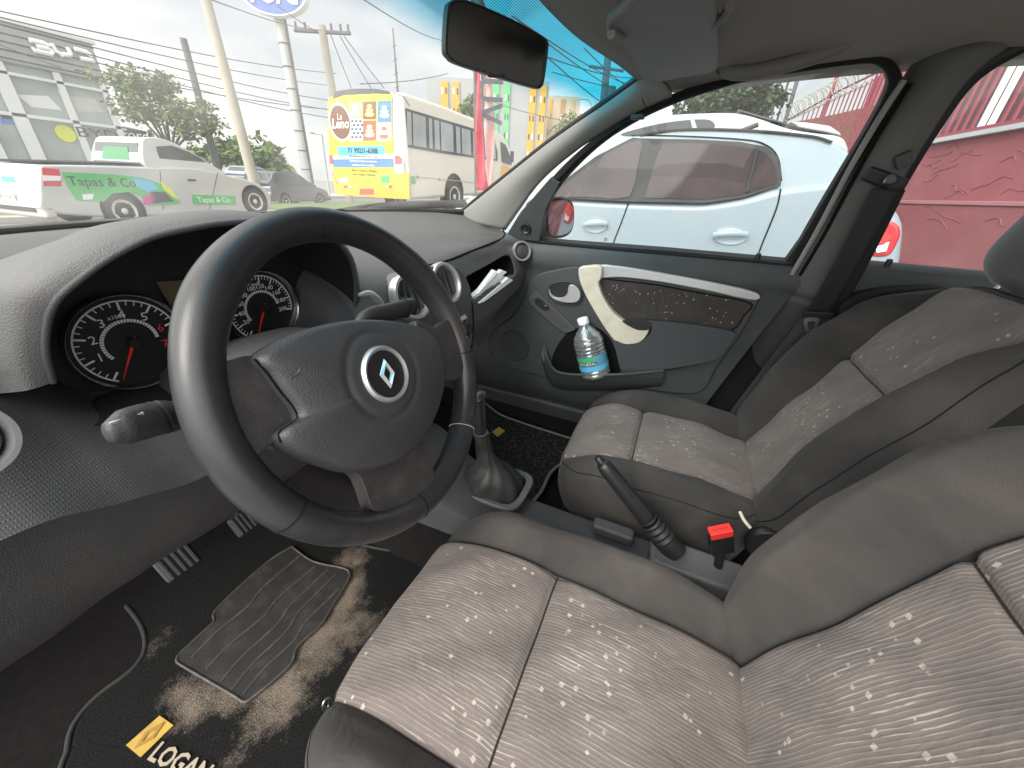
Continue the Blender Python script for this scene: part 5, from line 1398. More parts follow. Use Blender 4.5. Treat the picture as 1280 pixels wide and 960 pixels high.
# ---- generic distant car -------------------------------------------------------
def small_car(name, label, cat, o, head, mat, Lc=3.9, Wc=1.65, Hc=1.48, wheels=True, group=None, rear='hatch'):
    h = rad(head); d = V((math.sin(h), math.cos(h), 0)); n_ = V((math.cos(h), -math.sin(h), 0)); o = V(o)
    t = thing(name, label, cat, o, group)
    def Q(x, y, z): return o+d*x+n_*y+V((0,0,z))
    low = [(-.50,.30),(-.505,.62),(-.49,.90),(-.40,.94),(.12,.93),(.24,.92),(.40,.84),(.485,.70),(.50,.50),(.49,.28)]
    st = [(-1,.0),(-.96,.02),(-.8,.0)]
    rows = []
    for s, ins in ((-1,.07),(-.97,.02),(-.88,0),(.88,0),(.97,.02),(1,.07)):
        rows.append([Q(a*(Lc-ins), s*Wc/2, b-ins*.3+ins*.6*(b<.5)) for a, b in spl2(low)])
    loft('body', rows, mat, t, closed=True, capends=True)
    top = [(-.47,.90),(-.43,1.15),(-.36,1.40),(-.26,1.47),(-.05,1.48),(.06,1.40),(.16,1.15),(.27,.90)]
    if rear == 'sedan': top = [(-.40,.92),(-.30,1.22),(-.20,1.42),(-.10,1.47),(.0,1.46),(.08,1.38),(.17,1.15),(.27,.90)]
    rows = []
    for s in (-1,-.94,.94,1):
        rows.append([Q(a*Lc, s*(Wc/2-.05-.16*max(0,(b-.9))/.58), b*Hc/1.48) for a, b in spl2(top)])
    loft('greenhouse', rows, mat, t, closed=True, capends=True)
    for s in (-1, 1):
        for a0, a1, a2, a3 in ((-.40,-.34,-.13,-.12),(-.10,-.11,.05,.20)):
            pts_ = [Q(a*Lc, s*(Wc/2-.045-.16*(b-.9)/.58), b*Hc/1.48) for a, b in ((a0,.95),(a1,1.36),(a2,1.38 if a2 < 0 else 1.34),(a3,.95))]
            prism('side_window', pts_, n_*s*.012, M['carglass'], t, smooth=False)
        if wheels:
            for a in (-.31,.31):
                c = Q(a*Lc, s*(Wc/2), .30); arch(t, c+V((0,0,.03)), n_*s, .34); wheel(t, c+n_*s*.012, n_*s, .30)
        prism('tail_lamp', [Q(-.497*Lc, s*(Wc/2-.28), .70), Q(-.497*Lc, s*(Wc/2-.02), .70), Q(-.49*Lc, s*(Wc/2-.04), .90), Q(-.49*Lc, s*(Wc/2-.25), .88)], -d*.02, M['lampred'], t, smooth=False)
        prism('headlamp', [Q(.485*Lc, s*(Wc/2-.42), .62), Q(.475*Lc, s*(Wc/2-.03), .66), Q(.45*Lc, s*(Wc/2-.05), .78), Q(.475*Lc, s*(Wc/2-.38), .74)], d*.02, M['lampclear'], t, smooth=False)
    prism('rear_window', [Q(-.455*Lc, -.62, 1.0), Q(-.455*Lc, .62, 1.0), Q(-.385*Lc, .52, 1.36), Q(-.385*Lc, -.52, 1.36)] if rear != 'sedan' else [Q(-.375*Lc, -.60, 1.0), Q(-.375*Lc, .60, 1.0), Q(-.235*Lc, .52, 1.38), Q(-.235*Lc, -.52, 1.38)], V((0,0,.03)), M['carglass'], t, smooth=False)
    prism('windscreen', [Q(.245*Lc, -.66, .96), Q(.245*Lc, .66, .96), Q(.075*Lc, .54, 1.39), Q(.075*Lc, -.54, 1.39)], V((0,0,.03)), M['carglass'], t, smooth=False)
    return t
def spl2(p2): return [(v.x, v.y) for v in resample(spl([V((a, b, 0)) for a, b in p2], 5, True), 48, True)]
hc_ = PD(362,250,20); hc_.z = 0
small_car('parked_car', 'dark grey hatchback on the street beyond the pickup, left of the tall white post', 'car', (hc_.x, hc_.y, -.1), 78, M['cargrey'])
hc2 = PD(318,222,30); hc2.z = 0
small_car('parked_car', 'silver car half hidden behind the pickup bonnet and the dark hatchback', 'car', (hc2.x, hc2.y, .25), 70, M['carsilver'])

# ---- bus ---------------------------------------------------------------------------
BY = 6.735
def BS(px, py, off=0): return P(px, py, y=BY-off)
bus_o = [(493,113),(505,115),(560,134),(593,148),(617,159),(631,172),(640,190),(644,212),(643,232),(625,241),(512,251),(505,250),(500,180)]
corner = BS(512,250); corner2 = BS(494,113)
BX = corner.x
bus = thing('bus', 'cream minibus with yellow advertising and orange bumper on its back', 'bus', (BX, BY+1.1, 0))
so3 = [BS(a, b) for a, b in bus_o[:-3]]
so3 = [V((BX, BY, so3[0].z))]+so3[1:]+[V((BX, BY, BS(512,250).z))]
b3 = resample(so3, 160, True)
prism('bus_body', b3, V((0, 2.25, 0)), M['buswhite'], bus, bevel=.13, seg=4)
def BR(px, py, off=0): return P(px, py, x=BX-off)
zt, zb = b3[0].z, BS(512,250).z
print('BUS', BX, zt, zb, BR(415,120), BR(418,246))
# the rear face carries panels (from the corner to the left edge)
def rp(name, pts, mat, off=.02, th=.01, bevel=0): return prism(name, [BR(a, b, off) for a, b in pts], V((-th, 0, 0)), mat, bus, bevel=bevel, smooth=False)
rp('rear_advert', [(410,130),(412,122),(430,118),(470,117),(490,117),(490,160),(492,192),(494,216),(492,229),(426,231),(417,214),(412,190)], M['busyellow'])
rp('rear_windscreen', [(416,124),(420,114),(440,111),(470,111),(486,114),(489,118),(470,117),(430,119)], M['carglass'], .025)
rp('bumper_panel', [(415,214),(424,231),(492,229),(494,216),(512,216),(513,249),(490,248),(421,243)], M['busorange'], .022, .03)
rp('phone_panel', [(421,185),(424,183),(478,182),(481,184),(481,193),(424,195)], M['cyan'], .035, .006)
rp('blue_panel', [(416,199),(492,198),(492,209),(417,209)], M['blue'], .035, .006)
rp('white_panel', [(414,195),(492,192),(492,198),(416,199)], M['paper'], .033, .004)
bY = V((0,-1,0)); bZ = V((0,0,1))
def btext(s, px, py, h, mat, **k): return text('rear_lettering', s, BR(px, py, .05), bY, bZ, h, mat, bus, ext=.003, **k)
btext('71 99231-6308', 453, 188.5, .17, M['ink'], bold=.003)
btext('Encomendas Bolos com e Sem', 454, 195.5, .08, M['ink'])
btext('Delicias para todos os momentos', 454, 201.5, .07, M['paper'])
btext('aceitamos todos os pedidos', 454, 206.5, .07, M['paper'])
btext('Bolos, Doces e Artigos', 455, 213, .095, M['ink'])
btext('para Festas e Eventos', 455, 218, .095, M['ink'])
# round badge and the six food pictures
cb_ = BR(425, 153, .03)
ov = lambda a, b, m_, off, nme: lathe(nme, [(0,0),(a,0),(a,.004),(0,.004)], BR(425,153,off), (-1,0,0), m_, bus, n=40, sy=1, sx=b/a, capends=False)
ov(.40, .44, M['buswhite'], .035, 'round_badge'); ov(.34, .37, M['brown'], .042, 'round_badge')
text('badge_lettering', 'Leno', BR(425,155,.05), bY, bZ, .30, M['buswhite'], bus, ext=.003, shear=.2, bold=.008)
text('badge_lettering', 'La', BR(424,146,.05), bY, bZ, .20, M['buswhite'], bus, ext=.003, shear=.2)
cols_ = [((.30,.42,.25),(.62,.66,.55)), ((.18,.08,.05),(.75,.55,.2)), ((.08,.22,.55),(.75,.8,.85)), ((.65,.65,.66),(.06,.10,.2)), ((.45,.10,.06),(.80,.62,.40)), ((.70,.62,.55),(.65,.14,.08))]
cells = [(436,128,453,147),(454,127,470,149),(472,126,489,153),(437,148,454,177),(454,151,470,176),(471,154,489,177)]
for i, ((x0, y0, x1, y1), (ca, cb2)) in enumerate(zip(cells, cols_)):
    rp('food_picture', [(x0,y0),(x1,y0-.5),(x1,y1-.5),(x0,y1)], mk('picture_%d' % i, ca, .5), .032, .006)
    mb = mk('picture_front_%d' % i, cb2, .5)
    xm, ym = (x0+x1)/2, (y0+y1)/2
    if i == 3:
        for a in range(3):
            for b in range(5): rp('food_picture', [(x0+2+a*5+(b%2)*2, y0+2+b*5),(x0+5+a*5+(b%2)*2, y0+2+b*5),(x0+5+a*5+(b%2)*2, y0+5+b*5),(x0+2+a*5+(b%2)*2, y0+5+b*5)], mb, .04, .003)
    else:
        for k, (rx, ry, dy) in enumerate(((6,3,5),(5,3,0),(3.4,2.6,-5))):
            pts_ = [(xm+rx*math.cos(2*PI*j/14), ym+dy+ry*math.sin(2*PI*j/14)) for j in range(14)]
            rp('food_picture', pts_, mb if k != 1 else mk('picture_mid_%d' % i, tuple(min(.8, (a+b)/1.6) for a, b in zip(ca, cb2)), .5), .04+.004*k, .003)
tl = rp('tail_lamp', [(492,193),(500,193),(505,200),(506,216),(495,217)], M['lampclear'], .03, .03)
prism('lamp_bulb', [BR(a, b, .065) for a, b in [(493,195),(499,194),(503,199),(502,205),(494,205)]], V((-.006,0,0)), M['lampred'], tl, smooth=False)
rp('tail_lamp', [(412,194),(416,194),(417,204),(413,205)], M['lampred'], .03, .02)
rp('number_plate', [(450,236),(467,236),(467,243),(450,243)], mk('plate_red', (.40,.06,.05), .5), .055, .01)
btext('JQS 2B19', 458.5, 239.5, .10, M['paper'])
for q in (430, 436, 482, 486): rp('bumper_reflector', [(q,232),(q+4,232),(q+4,234.5),(q,234.5)], M['lampred'] if q in (430,486) else M['buswhite'], .055, .01)
rp('rear_sticker', [(476,220),(487,219),(487,229),(477,229)], M['green'], .035, .004)
rp('rear_sticker', [(425,223),(435,222),(435,228),(426,228)], M['paper'], .035, .004)
# side glazing
bw = [(507,135),(520,139),(593,161),(617,170),(622,190),(622,201),(593,197),(550,191),(511,184)]
prism('side_glazing', [BS(a, b, .02) for a, b in bw], V((0,.03,0)), M['ink'], bus, smooth=False)
skyg = mk('bus_window', (.30,.33,.34), .1, var=.4, vscale=1.5)
for x0, x1 in ((509,514),(516,532),(536,540),(543,549),(551,566),(570,575),(577,588),(591,597),(600,608),(611,619)):
    f = lambda x: 136.5+(x-507)*.305; g = lambda x: 182.3+(x-511)*.166
    prism('side_window', [BS(x0, f(x0)+2, .035), BS(x1, f(x1)+2, .035), BS(x1+1, g(x1)-1, .035), BS(x0+1, g(x0)-1, .035)], V((0,.006,0)), skyg, bus, smooth=False)
prism('cab_window', [BS(a, b, .03) for a, b in [(626,177),(632,181),(638,196),(640,206),(628,203)]], V((0,.01,0)), M['ink'], bus, smooth=False)
prism('orange_nose', [BS(a, b, .012) for a, b in [(627,206),(641,211),(643,216),(642,232),(624,238)]], V((0,.006,0)), M['busorange'], bus, smooth=False)
tube('skirt_line', [BS(513,220,.005), BS(620,231,.005)], .012, M['concgrey'], bus, n=6)
tube('panel_line', [BS(508,136,.006), BS(512,186,.006), BS(513,248,.006)], .012, M['concgrey'], bus, n=6)
for q in ((522,221),(549,224)): box('side_marker', BS(*q, .01), (.09,.02,.06), M['lampred'], bus)
prism('side_sticker', [BS(a, b, .006) for a, b in [(514,221),(519,221),(520,230),(514,230)]], V((0,.004,0)), M['green'], bus, smooth=False)
wc = BS(568,247); arch(bus, wc+V((0,-.006,.12)), (0,-1,0), .56); wheel(bus, wc+V((0,-.02,.02)), (0,-1,0), .46, .28)
wheel(bus, V((BX+.9+4.2, BY-.02, wc.z)), (0,-1,0), .46, .28); wheel(bus, V((wc.x, BY+2.2, wc.z)), (0,-1,0), .46, .28)
tube('roof_line', [BS(491,116,.0)+V((.02,-.01,0)), BS(505,121,.01), BS(512,132,.01)], .014, M['concgrey'], bus, n=6)
box('mirror', BS(640,196,.25), (.12,.10,.36), M['ink'], bus)

# ---- neighbour car beside the passenger window --------------------------------------------
KX, KW = 2.5, 1.58
def KS(px, py, off=0): return P(px, py, x=KX-off)
KN = V((.955, 0, -.24)).normalized(); KO = P(850, 254, x=KX)
def KU(px, py, off=0):
    return PP(px, py, KO-KN*off, KN)
nk = thing('neighbour_car', 'pale white five-door hatchback parked right outside the passenger window', 'car', (KX+KW/2, -.3, 0))
Klow = [(566,330),(562,300),(562,268),(572,256),(588,246),(612,240),(650,238),(688,246),(735,250),(782,252),(840,254),(882,254),(930,247),(976,235),(1040,227)]      # nose to front belt
Kbelt = [(690,245),(782,249),(880,251),(930,245),(975,232),(1000,226),(1085,224)]
Kup = [(1090,222),(1074,205),(1064,192),(1050,180),(1020,170),(990,165),(930,160),(850,159),(800,167),(765,182),(735,205),(705,232)]
Krear = [(1090,226),(1118,256),(1131,280),(1130,310),(1124,345),(1110,400)]
lowL = [KS(a, b) for a, b in Klow]+[KS(a, b) for a, b in Krear]
lowL += [V((KX, lowL[-1].y+.1, .22)), V((KX, lowL[0].y-.1, .22))]
lowL = resample(spl(lowL[:-2], 4), 90)+lowL[-2:]
def mirrorK(p): return V((2*KX+KW-p.x, p.y, p.z))
def soft(name, side, mat, parent, ins=.10):
    """side outline -> rounded body: inner copies pulled in for soft shoulders"""
    c = sum(side, V())/len(side); rows = []
    for s, dx in ((.90, .0), (.965, .0), (.99, .02), (1.0, .07), (1.0, .16)):
        rows.append([V((p.x+dx, c.y+(p.y-c.y)*s, c.z+(p.z-c.z)*s)) for p in side])
    far = [[mirrorK(p) for p in r] for r in rows[::-1]]
    return loft(name, rows+far, mat, parent, closed=True, capends=True)
n_low = len(lowL)
vs = [p for p in lowL]+[mirrorK(p) for p in lowL]
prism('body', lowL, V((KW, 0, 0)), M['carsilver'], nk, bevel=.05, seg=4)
# upper cabin with tumblehome
upp = [KU(a, b, .004) for a, b in [(700,247)]]+[KU(a, b, .004) for a, b in Kup[::-1]]+[P(1088,246,x=2.53), P(900,268,x=2.53), P(700,264,x=2.53)]
upp = resample(upp, 110, True)
vs = upp+[mirrorK(p) for p in upp]; n_ = len(upp)
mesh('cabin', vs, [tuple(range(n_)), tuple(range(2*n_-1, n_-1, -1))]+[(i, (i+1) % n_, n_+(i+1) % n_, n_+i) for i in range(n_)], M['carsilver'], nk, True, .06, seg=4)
fr_ = [(686,247),(700,229),(745,195),(790,172),(812,173),(870,174),(925,177),(958,183),(972,195),(977,215),(976,232),(962,236),(930,247),(882,254),(780,252)]
prism('window_surround', [KU(a, b, .012) for a, b in fr_], KN*.01, M['rubber'], nk, bevel=.003)
kg = mk('tinted_glass', (.040,.026,.028), .05, var=.7, vscale=3.0, spec=.14)
f1 = resample(spl([KU(a, b, .018) for a, b in [(691,245),(708,229),(745,201),(785,178),(803,177),(797,205),(787,246),(740,246)]], 2, True), 60, True)
f2 = resample([KU(a, b, .018) for a, b in [(806,247),(818,205),(828,179),(870,179),(920,182),(952,188),(966,200),(971,216),(971,229),(925,243),(880,249)]], 70, True)
w1_ = prism('side_window', f1, KN*.006, kg, nk, smooth=False); w2_ = prism('side_window', f2, KN*.006, kg, nk, smooth=False)
tube('quarter_bar', [KU(947,188,.026), KU(934,240,.026)], .010, M['black'], nk, n=6)
tube('door_gap', spl([KS(786,252,.002), KS(779,272,.002), KS(766,306,.002), KS(760,330,.002)], 5), .005, M['gap'], nk, n=6)
tube('door_gap', spl([KS(976,236,.002), KS(970,262,.002), KS(950,312,.002), KS(944,335,.002)], 5), .005, M['gap'], nk, n=6)
tube('door_gap', spl([KU(977,226,.004), KU(972,196,.004), KU(955,180,.004), KU(925,174,.004), KU(850,170,.004), KU(790,169,.004)], 5), .004, M['gap'], nk, n=6)
for (cx_, cy_, w_, h_) in ((744,282,15,10), (913,295,22,12)):
    el = [KS(cx_+w_*math.cos(2*PI*j/30), cy_+h_*math.sin(2*PI*j/30)*(1 if math.sin(2*PI*j/30) < 0 else .9), .003) for j in range(30)]
    hdl = prism('handle_cup', el, V((.03,0,0)), mk('cup_paint%d' % cx_, (.46,.54,.59), .25), nk, bevel=0)  # cup in a paler tone of the body paint
    tube('cup_edge', el, .004, M['carsilver'], hdl, n=6, closed=True)
    hb_ = [KS(cx_-w_*.95, cy_-1, .03), KS(cx_-w_*.5, cy_-2.5, .045), KS(cx_+w_*.4, cy_-3, .045), KS(cx_+w_*.95, cy_-2, .03)]
    tube('door_handle', spl(hb_, 5), .020, M['carsilver'], nk, n=12, sy=.6)
lathe('keyhole', [(0,.004),(.012,.004),(.014,0)], KS(757,299), (-1,0,0), M['steel'], nk, n=20, capends=False)
tl_ = [(1085,306),(1098,285),(1110,276),(1123,280),(1127,292),(1122,306),(1112,320),(1090,321)]
prism('tail_lamp', resample(spl([KS(a, b, .01) for a, b in tl_], 4, True), 40, True), V((.25,-.02,0)), M['lampred'], nk, bevel=.02)
prism('lamp_stripe', [KS(a, b, .03) for a, b in [(1094,297),(1108,290),(1116,296),(1104,306),(1093,308)]], V((.01,0,0)), M['inkred'], nk, smooth=False)
prism('lamp_stripe', [KS(a, b, .03) for a, b in [(1095,308),(1112,302),(1108,314),(1096,316)]], V((.01,0,0)), M['lampclear'], nk, smooth=False)
for yy_ in (lowL[0].y-.62, lowL[0].y-3.05):
    c = V((KX, yy_, .30)); arch(nk, c+V((-.004,0,.04)), (-1,0,0), .36); wheel(nk, c+V((-.02,0,0)), (-1,0,0), .30)
    wheel(nk, c+V((KW+.02,0,0)), (1,0,0), .30)
tube('roof_gutter', spl([KU(800,169,.01), KU(850,162,.012), KU(930,163,.012), KU(1010,170,.012), KU(1040,178,.012)], 6), .008, M['rubber'], nk, n=6)
tube('antenna_base', [KU(930,160,.01)+V((.3,0,.02)), KU(930,160,.01)+V((.3,-.1,.06))], .015, M['black'], nk)

# ---- white car with a spoiler on higher ground beyond ------------------------------------------------
slab('raised_lot', 4.7, 14, -2.4, 3.0, -.01, .55, M['kerb'])
SX = 5.2
def SS(px, py, off=0): return P(px, py, x=SX-off)
s2 = thing('spoiler_car', 'second white car behind the pale hatchback, with sloping rear window and boot spoiler', 'car', (SX+.85, .0, .55))
so_2 = [(640,215),(660,200),(700,190),(735,180),(765,168),(800,155),(835,144),(880,141),(920,141),(950,148),(985,160),(1020,166),(1052,170),(1060,180),(1062,200),(1060,235),(900,250),(640,250)]
ss_ = resample(spl([SS(a, b) for a, b in so_2], 4, True), 90, True)
prism('body', ss_, V((1.65,0,0)), M['carwhite'], s2, bevel=.13, seg=4)
prism('side_window', resample(spl([SS(a, b, .01) for a, b in [(775,168),(800,160),(840,152),(880,149),(892,153),(893,160),(880,163),(800,170)]], 4, True), 50, True), V((.02,0,0)), M['carglass'], s2, bevel=.004)
prism('window_post', [SS(a, b, .02) for a, b in [(863,150),(868,150),(872,162),(866,162)]], V((.02,0,0)), M['carwhite'], s2, smooth=False)
q0 = [SS(922,139), SS(985,157)]
prism('rear_window', [q0[0]+V((.12,.0,.025)), q0[1]+V((.12,0,.025)), q0[1]+V((1.5,0,.025)), q0[0]+V((1.5,0,.025))], V((0,0,.015)), M['carglass'], s2, smooth=False)
sp2 = [SS(988,158)+V((.1,0,.06)), SS(1010,155)+V((.1,0,.03)), SS(1040,158)+V((.1,0,.02)), SS(1054,164)+V((.1,0,.0)), SS(1056,168)+V((.1,0,.0)), SS(1035,163)+V((.1,0,0)), SS(1000,161)+V((.1,0,.03))]
prism('spoiler', sp2, V((1.45,0,0)), M['carwhite'], s2, bevel=.015)
for a in (.3, -2.2): 
    c = V((SX, a, .86)); wheel(s2, c+V((-.01,0,0)), (-1,0,0), .31)
for q in (960, 1000): pass

# ---- pink wall, railings ------------------------------------------------------------------
WD = V((.987, .162, 0)); WNn = V((-.162, .987, 0)); WO_ = V((2.5, -3.0, 0))
def WL(px, py, off=0): return PP(px, py, WO_+WNn*off, WNn)
pw_ = thing('painted_wall', 'pink red painted masonry wall with a ledge, seen through the rear side window', 'wall', WL(1200,300)*1)
wa, wb = WL(1100,190), WL(1330,150)
ztop = WL(1230,168).z; zl = WL(1200,256).z
print('WALL', wa, wb, ztop, zl, WL(1130,185), WL(1280,160))
def wallpt(t_, z, off=0): return V((WO_.x, WO_.y, z))+WD*t_+WNn*off
tA = (wa-WO_).dot(WD); tB = -1.5
prism('wall_lower', [wallpt(tB,-.02,.10), wallpt(tA+1,-.02,.10), wallpt(tA+1,zl,.10), wallpt(tB,zl,.10)], -WNn*.4, M['pinkwall'], pw_, bevel=.02)
prism('wall_upper', [wallpt(tB,zl,.0), wallpt(tA+1,zl,.0), wallpt(tA+1,ztop,.0), wallpt(tB,ztop,.0)], -WNn*.3, M['pinkwall'], pw_, bevel=.02)
prism('wall_ledge', [wallpt(tB,zl-.005,.115), wallpt(tA+1,zl-.005,.115), wallpt(tA+1,zl+.03,.115), wallpt(tB,zl+.03,.115)], -WNn*.13, mk('ledge_pink', (.36,.15,.16), .7), pw_, bevel=.006)
# raised mortar squiggles on the render coat
rg = random.Random(5)
for k in range(64):
    t_ = rg.uniform(tB+1, tA); lowr = rg.random() < .4
    z = rg.uniform(zl-.5, zl-.05) if lowr else rg.uniform(zl+.08, ztop-.08); off = .102 if lowr else .002
    pts_ = []; 
    for j in range(rg.choice((3,4,5))): pts_.append(wallpt(t_, z, off)); t_ += rg.uniform(.04,.13); z += rg.uniform(-.06,.06); z = min(max(z, .3), ztop-.03)
    if not lowr: 
        for p in pts_: p.z = max(p.z, zl+.04)
    else:
        for p in pts_: p.z = min(p.z, zl-.02)
    tube('render_ridge', spl(pts_, 4), .0045, M['pinkwall'], pw_, n=6)
fn = thing('railing_fence', 'red metal railing on top of the pink wall, seen through the rear side window', 'fence', wallpt(3, ztop))
prism('bottom_rail', [wallpt(tB,ztop+.03,-.02), wallpt(tA+1,ztop+.03,-.02), wallpt(tA+1,ztop+.08,-.02), wallpt(tB,ztop+.08,-.02)], -WNn*.04, M['pinkrail'], fn, smooth=False)
prism('coping', [wallpt(tB,ztop-.01,.06), wallpt(tA+1,ztop-.01,.06), wallpt(tA+1,ztop+.03,.06), wallpt(tB,ztop+.03,.06)], -WNn*.4, M['concgrey'], fn, smooth=False)
t_ = 2.0; k = 0
while t_ < tA+1 and k < 100:
    b_ = wallpt(t_, ztop+.05, -.04); whitep = k in (4, 5)
    box('railing_bar', b_+V((0,0,.75)), (.06 if whitep else .022, .02, 1.5), M['paper'] if whitep else M['pinkrail'], fn, ex=WD, ey=WNn, bevel=0); t_ += .11; k += 1
prism('top_rail', [wallpt(tB,ztop+1.5,-.02), wallpt(tA+1,ztop+1.5,-.02), wallpt(tA+1,ztop+1.56,-.02), wallpt(tB,ztop+1.56,-.02)], -WNn*.04, M['pinkrail'], fn, smooth=False)
# flat dark sheet standing in for the cars and wall behind the railing
sh = thing('railing_backdrop', 'dark pinkish sheet for cars and wall, a flat shutter behind the red railing', 'backdrop', wallpt(4, ztop, -2))
prism('backdrop_sheet', [wallpt(1,.0,-1.6), wallpt(6.6,.0,-1.6), wallpt(6.6,ztop+2.4,-1.6), wallpt(1,ztop+2.4,-1.6)], -WNn*.1, mk('backdrop', (.13,.065,.07), .7, var=.3), sh)
# farther fence seen through the front door window
FX = thing('far_fence', 'red post fence with razor wire over a rough brick wall beyond the second white car', 'fence', PD(1040,140,9)-V((0,0,2)))
FO = PD(1040,140,9.0); FD = WD.copy(); FN = -WNn
def FF(px, py, off=0): return PP(px, py, FO+FN*off, FN)
prism('brick_wall', [FF(a, b) for a, b in [(985,157),(1010,152),(1060,143),(1120,130),(1120,260),(985,260)]], -FN*.2, mk('rough_brick', (.26,.10,.09), .9, var=.5, vscale=14, bump=1, bscale=30), FX)
for x_ in range(1016, 1122, 5): 
    a_ = FF(x_, 85+(1110-x_)*.62); b_ = FF(x_, 165)
    pass
for i in range(26):
    px0 = 1000+i*5.2
    b_ = FF(px0, 158); t__ = FF(px0+ (px0-600)*.02, max(60, 148-(px0-985)*.55))
    b_.z = FF(1050,165).z; t__ = V((b_.x, b_.y, max(b_.z+.2, FF(px0+6, 150-(px0-985)*.52).z)))
    tube('fence_bar', [b_, t__], .012, M['pinkrail'], FX, n=6)
for px0 in (1020, 1072):
    b_ = FF(px0, 170); tube('fence_post', [b_, b_+V((0,0,1.15 if px0 == 1020 else 1.5))], .035, M['pinkrail'], FX, n=8)
tr_ = [FF(985,150), FF(1050,113), FF(1110,84)]
tube('fence_rail', tr_, .018, M['pinkrail'], FX, n=6)
rz = []
c0, c1 = FF(985,142), FF(1085,92)
for k in range(400):
    q = k/399; c = c0.lerp(c1, q); a = q*2*PI*17; rz.append(c+V((0,0,.16*math.sin(a)))+FN*.16*math.cos(a)+FD*.05*math.sin(a*.37))
tube('razor_wire', rz, .009, M['concrete'], FX, n=5)

# ---- trees ------------------------------------------------------------------------------
def tree(name, label, base, hgt, blobs, mat, leaf=.14, nleaf=2600, trunk_r=.12, seed=1, palm=False, group=None, limbs=8):
    rg = random.Random(seed); base = V(base); t = thing(name, label, 'tree', base, group)
    cc_ = sum((V(b[0]) for b in blobs), V())/len(blobs)
    fork = base.lerp(V((base.x*.6+cc_.x*.4, base.y*.6+cc_.y*.4, cc_.z)), .55)
    tr1 = tube('trunk', spl([base-V((0,0,.2)), base.lerp(fork, .5)+V((.06,.03,0)), fork], 6), [trunk_r*(1-.4*i/12) for i in range(13)], M['bark'], t, n=9)
    ls = []
    for b, r in blobs[:limbs]:
        b = V(b); ls.append(tube('limb', spl([fork-V((0,0,.1)), fork.lerp(b, .5)+V((0,0,.1)), b.lerp(fork, .12)], 5), [trunk_r*.5*(1-.8*i/10) for i in range(11)], M['bark'], t, n=6))
    vs = []; fs = []
    tot = sum(r**2 for _, r in blobs)
    for b, r in blobs:
        n_ = int(nleaf*r*r/tot); subs = [V(b)+V((rg.gauss(0,1), rg.gauss(0,1), rg.gauss(0,.8)))*r*.5 for _ in range(9)]
        for _ in range(n_):
            c = rg.choice(subs)+V((rg.gauss(0,1), rg.gauss(0,1), rg.gauss(0,.8)))*r*.27
            u = V((rg.uniform(-1,1), rg.uniform(-1,1), rg.uniform(-.6,.6))).normalized(); w = u.cross(V((rg.uniform(-1,1), rg.uniform(-1,1), rg.uniform(-1,1)))).normalized()
            L_ = leaf*rg.uniform(.6,1.4); k = len(vs)
            vs += [c, c+u*L_*.5+w*L_*.28, c+u*L_-V((0,0,L_*.15)), c+u*L_*.5-w*L_*.28]; fs.append((k, k+1, k+2, k+3))
    mesh('crown', vs, fs, mat, t, smooth=False)
    return t
D1 = 19
bl = [(PD(150,95,D1),.85),(PD(175,112,D1),1.1),(PD(205,110,D1+.5),1.1),(PD(165,140,D1-.5),1.0),(PD(200,140,D1),1.2),(PD(228,140,D1),.9),(PD(250,145,D1),.9),(PD(262,160,D1),.7),(PD(235,165,D1),.7),(PD(155,118,D1-.6),.6)]
bs = PD(215,200,D1); bs.z = .1
tree('street_tree', 'leafy street tree in front of the car showroom', bs, 5, [(c, r*.62) for c, r in bl], M['leaf'], .20, 3600, .13, 2)
D2 = 34
bl = [(PD(x_, y_, D2),r) for x_, y_, r in ((278,186,1.6),(292,190,1.6),(305,188,1.7),(322,196,1.6),(338,203,1.4),(350,208,1.0),(262,195,1.4))]
bs = PD(300,215,D2); bs.z = 0
tree('palm_clump', 'low green palm-like trees far behind the concrete pole', bs, 4, [(c, r*.7) for c, r in bl], M['leaf'], .55, 1500, .12, 3)
D3 = 11
bl = [(PD(x_, y_, D3),r) for x_, y_, r in ((880,125,.6),(905,115,.7),(930,112,.7),(955,108,.6),(940,130,.6),(900,135,.5),(868,135,.4),(965,125,.4))]
bs = PD(925,190,D3); bs.z = .3
tree('shade_tree', 'dark leafy tree over the second white car, seen through the front side window', bs, 4, [(c, r*.62) for c, r in bl], M['leafd'], .13, 5500, .10, 4)
D4 = 60
bl = [(PD(x_, y_, D4),r) for x_, y_, r in ((715,160,2.0),(722,155,2.0),(730,158,2.0))]
bs = PD(720,200,D4); bs.z = 0
tree('far_tree', 'small green tree beside the beige apartment block', bs, 6, [(c, r*.7) for c, r in bl], M['leaf'], .6, 700, .2, 5, limbs=3)
bl = [(PD(x_, y_, 70),r) for x_, y_, r in ((592,130,2.2),(588,140,2.0),(648,205,2.0),(640,214,2.0))]
bs = PD(592,180,70); bs.z = 0
tree('far_palm', 'palm top just left of the red banner', bs, 6, [(c, r*.5) for c, r in bl[:2]], M['leaf'], .9, 300, .2, 6, limbs=2)

